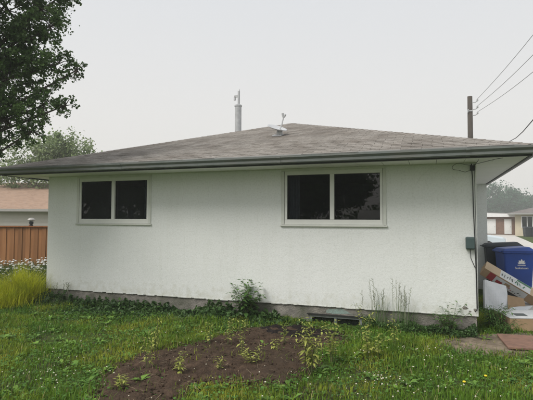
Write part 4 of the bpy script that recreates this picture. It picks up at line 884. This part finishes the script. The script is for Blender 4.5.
def tall_mound(label, base, spots, seed):
    r = np.random.default_rng(seed); t = thing('tall_grass_clump', label, 'grass clump', base); V = []; A4 = []; A3 = []; k0 = 0
    for cx, cy, rad, h, n in spots:
        a = r.uniform(0, 6.28, n); q_ = rad*np.abs(r.normal(size=n))*.55; px, py = cx+q_*np.cos(a), cy+q_*np.sin(a)
        v, f4, f3 = blades(np.stack([px, py, gz(px, py)-.01], -1), h*r.uniform(.3, 1.15, n)*(1-.35*np.clip(q_/rad, 0, 1)), r.uniform(.0025, .006, n), .8, r); V.append(v); A4.append(f4+k0); A3.append(f3+k0); k0 += len(v)
    np_mesh('blades', np.concatenate(V), [np.concatenate(A4), np.concatenate(A3)], M_tallgrass, t)
tall_mound('bright yellow green mound of tall grass at the left house corner', (-8.95, -.25, g(-8.95, -.25)), [(-8.72, -.25, .38, .80, 1500), (-9.05, -.2, .42, .88, 1500), (-8.7, -.75, .45, .5, 1300), (-9.2, -.6, .45, .62, 1300)], 81)
tall_mound('lower yellow green tall grass at the left picture edge', (-9.8, -.75, g(-9.8, -.75)), [(-9.5, -.7, .5, .50, 1300), (-9.8, -.95, .5, .40, 1300), (-9.0, -1.2, .5, .30, 1000)], 82)
grass_clump('seeding_grass', 'tall thin grass gone to seed right of the larger window', (-1.5, -.14, g(-1.5, -.1)), 120, .72, .18, M_plant, 83, .35, .0022, 9)
grass_clump('seeding_grass', 'second thin seeding grass nearer the utility box', (-1.12, -.14, g(-1.1, -.1)), 120, .68, .22, M_plant, 84, .4, .0022, 10)
grass_clump('seeding_grass', 'sparse dry grass stalks at the left foot of the wall', (-8.0, -.14, g(-8, -.1)), 90, .42, .3, M_dryweed, 85, .4, .003, 8)
# white daisies in front of the fence
n = 620; x = rs.normal(-11.0, 1.0, n); y = 1.35+(x+11)*.33+rs.normal(size=n)*.65; hz = gz(x, y)+rs.uniform(.22, .68, n)
C = np.stack([x, y, hz], -1); V, F = balls(C, rs.uniform(.024, .042, n), .45)
stuff(np_mesh('daisies', V, [F], mat('daisy_petal', (.82, .82, .80), (.74, .74, .70), 30, .7)), 'bank of white daisies in front of the cedar fence', 'flowers')
n2 = 9000; k = rs.integers(0, n, n2); P = np.stack([x[k]+rs.normal(size=n2)*.12, y[k]+rs.normal(size=n2)*.12, gz(x[k], y[k])], -1); V, F4, F3 = blades(P, rs.uniform(.25, .70, n2), np.full(n2, .006), .3, rs)
stuff(np_mesh('daisy_foliage', V, [F4, F3], M_creeper), 'dark green foliage under the white daisies', 'foliage')
for k, (x, y) in enumerate(((-.40, -2.70), (-.17, -2.42))):
    t = thing('dandelion', ('nearer', 'farther')[k]+' yellow flower in the lawn at lower right', 'flower', (x, y, g(x, y)), 'yellow flowers in the lawn')
    MB().tube([(x, y, g(x, y)), (x+.01, y, g(x, y)+.10)], .003, 5).build('stalk', M_stem, t); MB().lathe([(.005, .095), (.016, .104), (.017, .110), (.010, .116), (.003, .117)], (x+.01, y, g(x, y)), 12).build('flower_head', M_yellowfl, t)

# ------------------------------------------------------------------ smoky air
hz_ = MB().box(-240, 240, -65, 245, -1.3, 24).build('haze', None); hz_['kind'] = 'stuff'; hz_['label'] = 'thin pale smoke haze filling the air'; hz_['category'] = 'haze'
m = bpy.data.materials.new('smoke_haze'); m.use_nodes = True; t = m.node_tree; t.nodes.clear()
o = t.nodes.new('ShaderNodeOutputMaterial'); v = t.nodes.new('ShaderNodeVolumePrincipled'); v.inputs['Color'].default_value = (.93, .94, .95, 1); v.inputs['Density'].default_value = .0021; v.inputs['Anisotropy'].default_value = .2
t.links.new(v.outputs[0], o.inputs['Volume']); hz_.data.materials.append(m)
S.cycles.volume_bounces = 2; S.cycles.max_bounces = 8
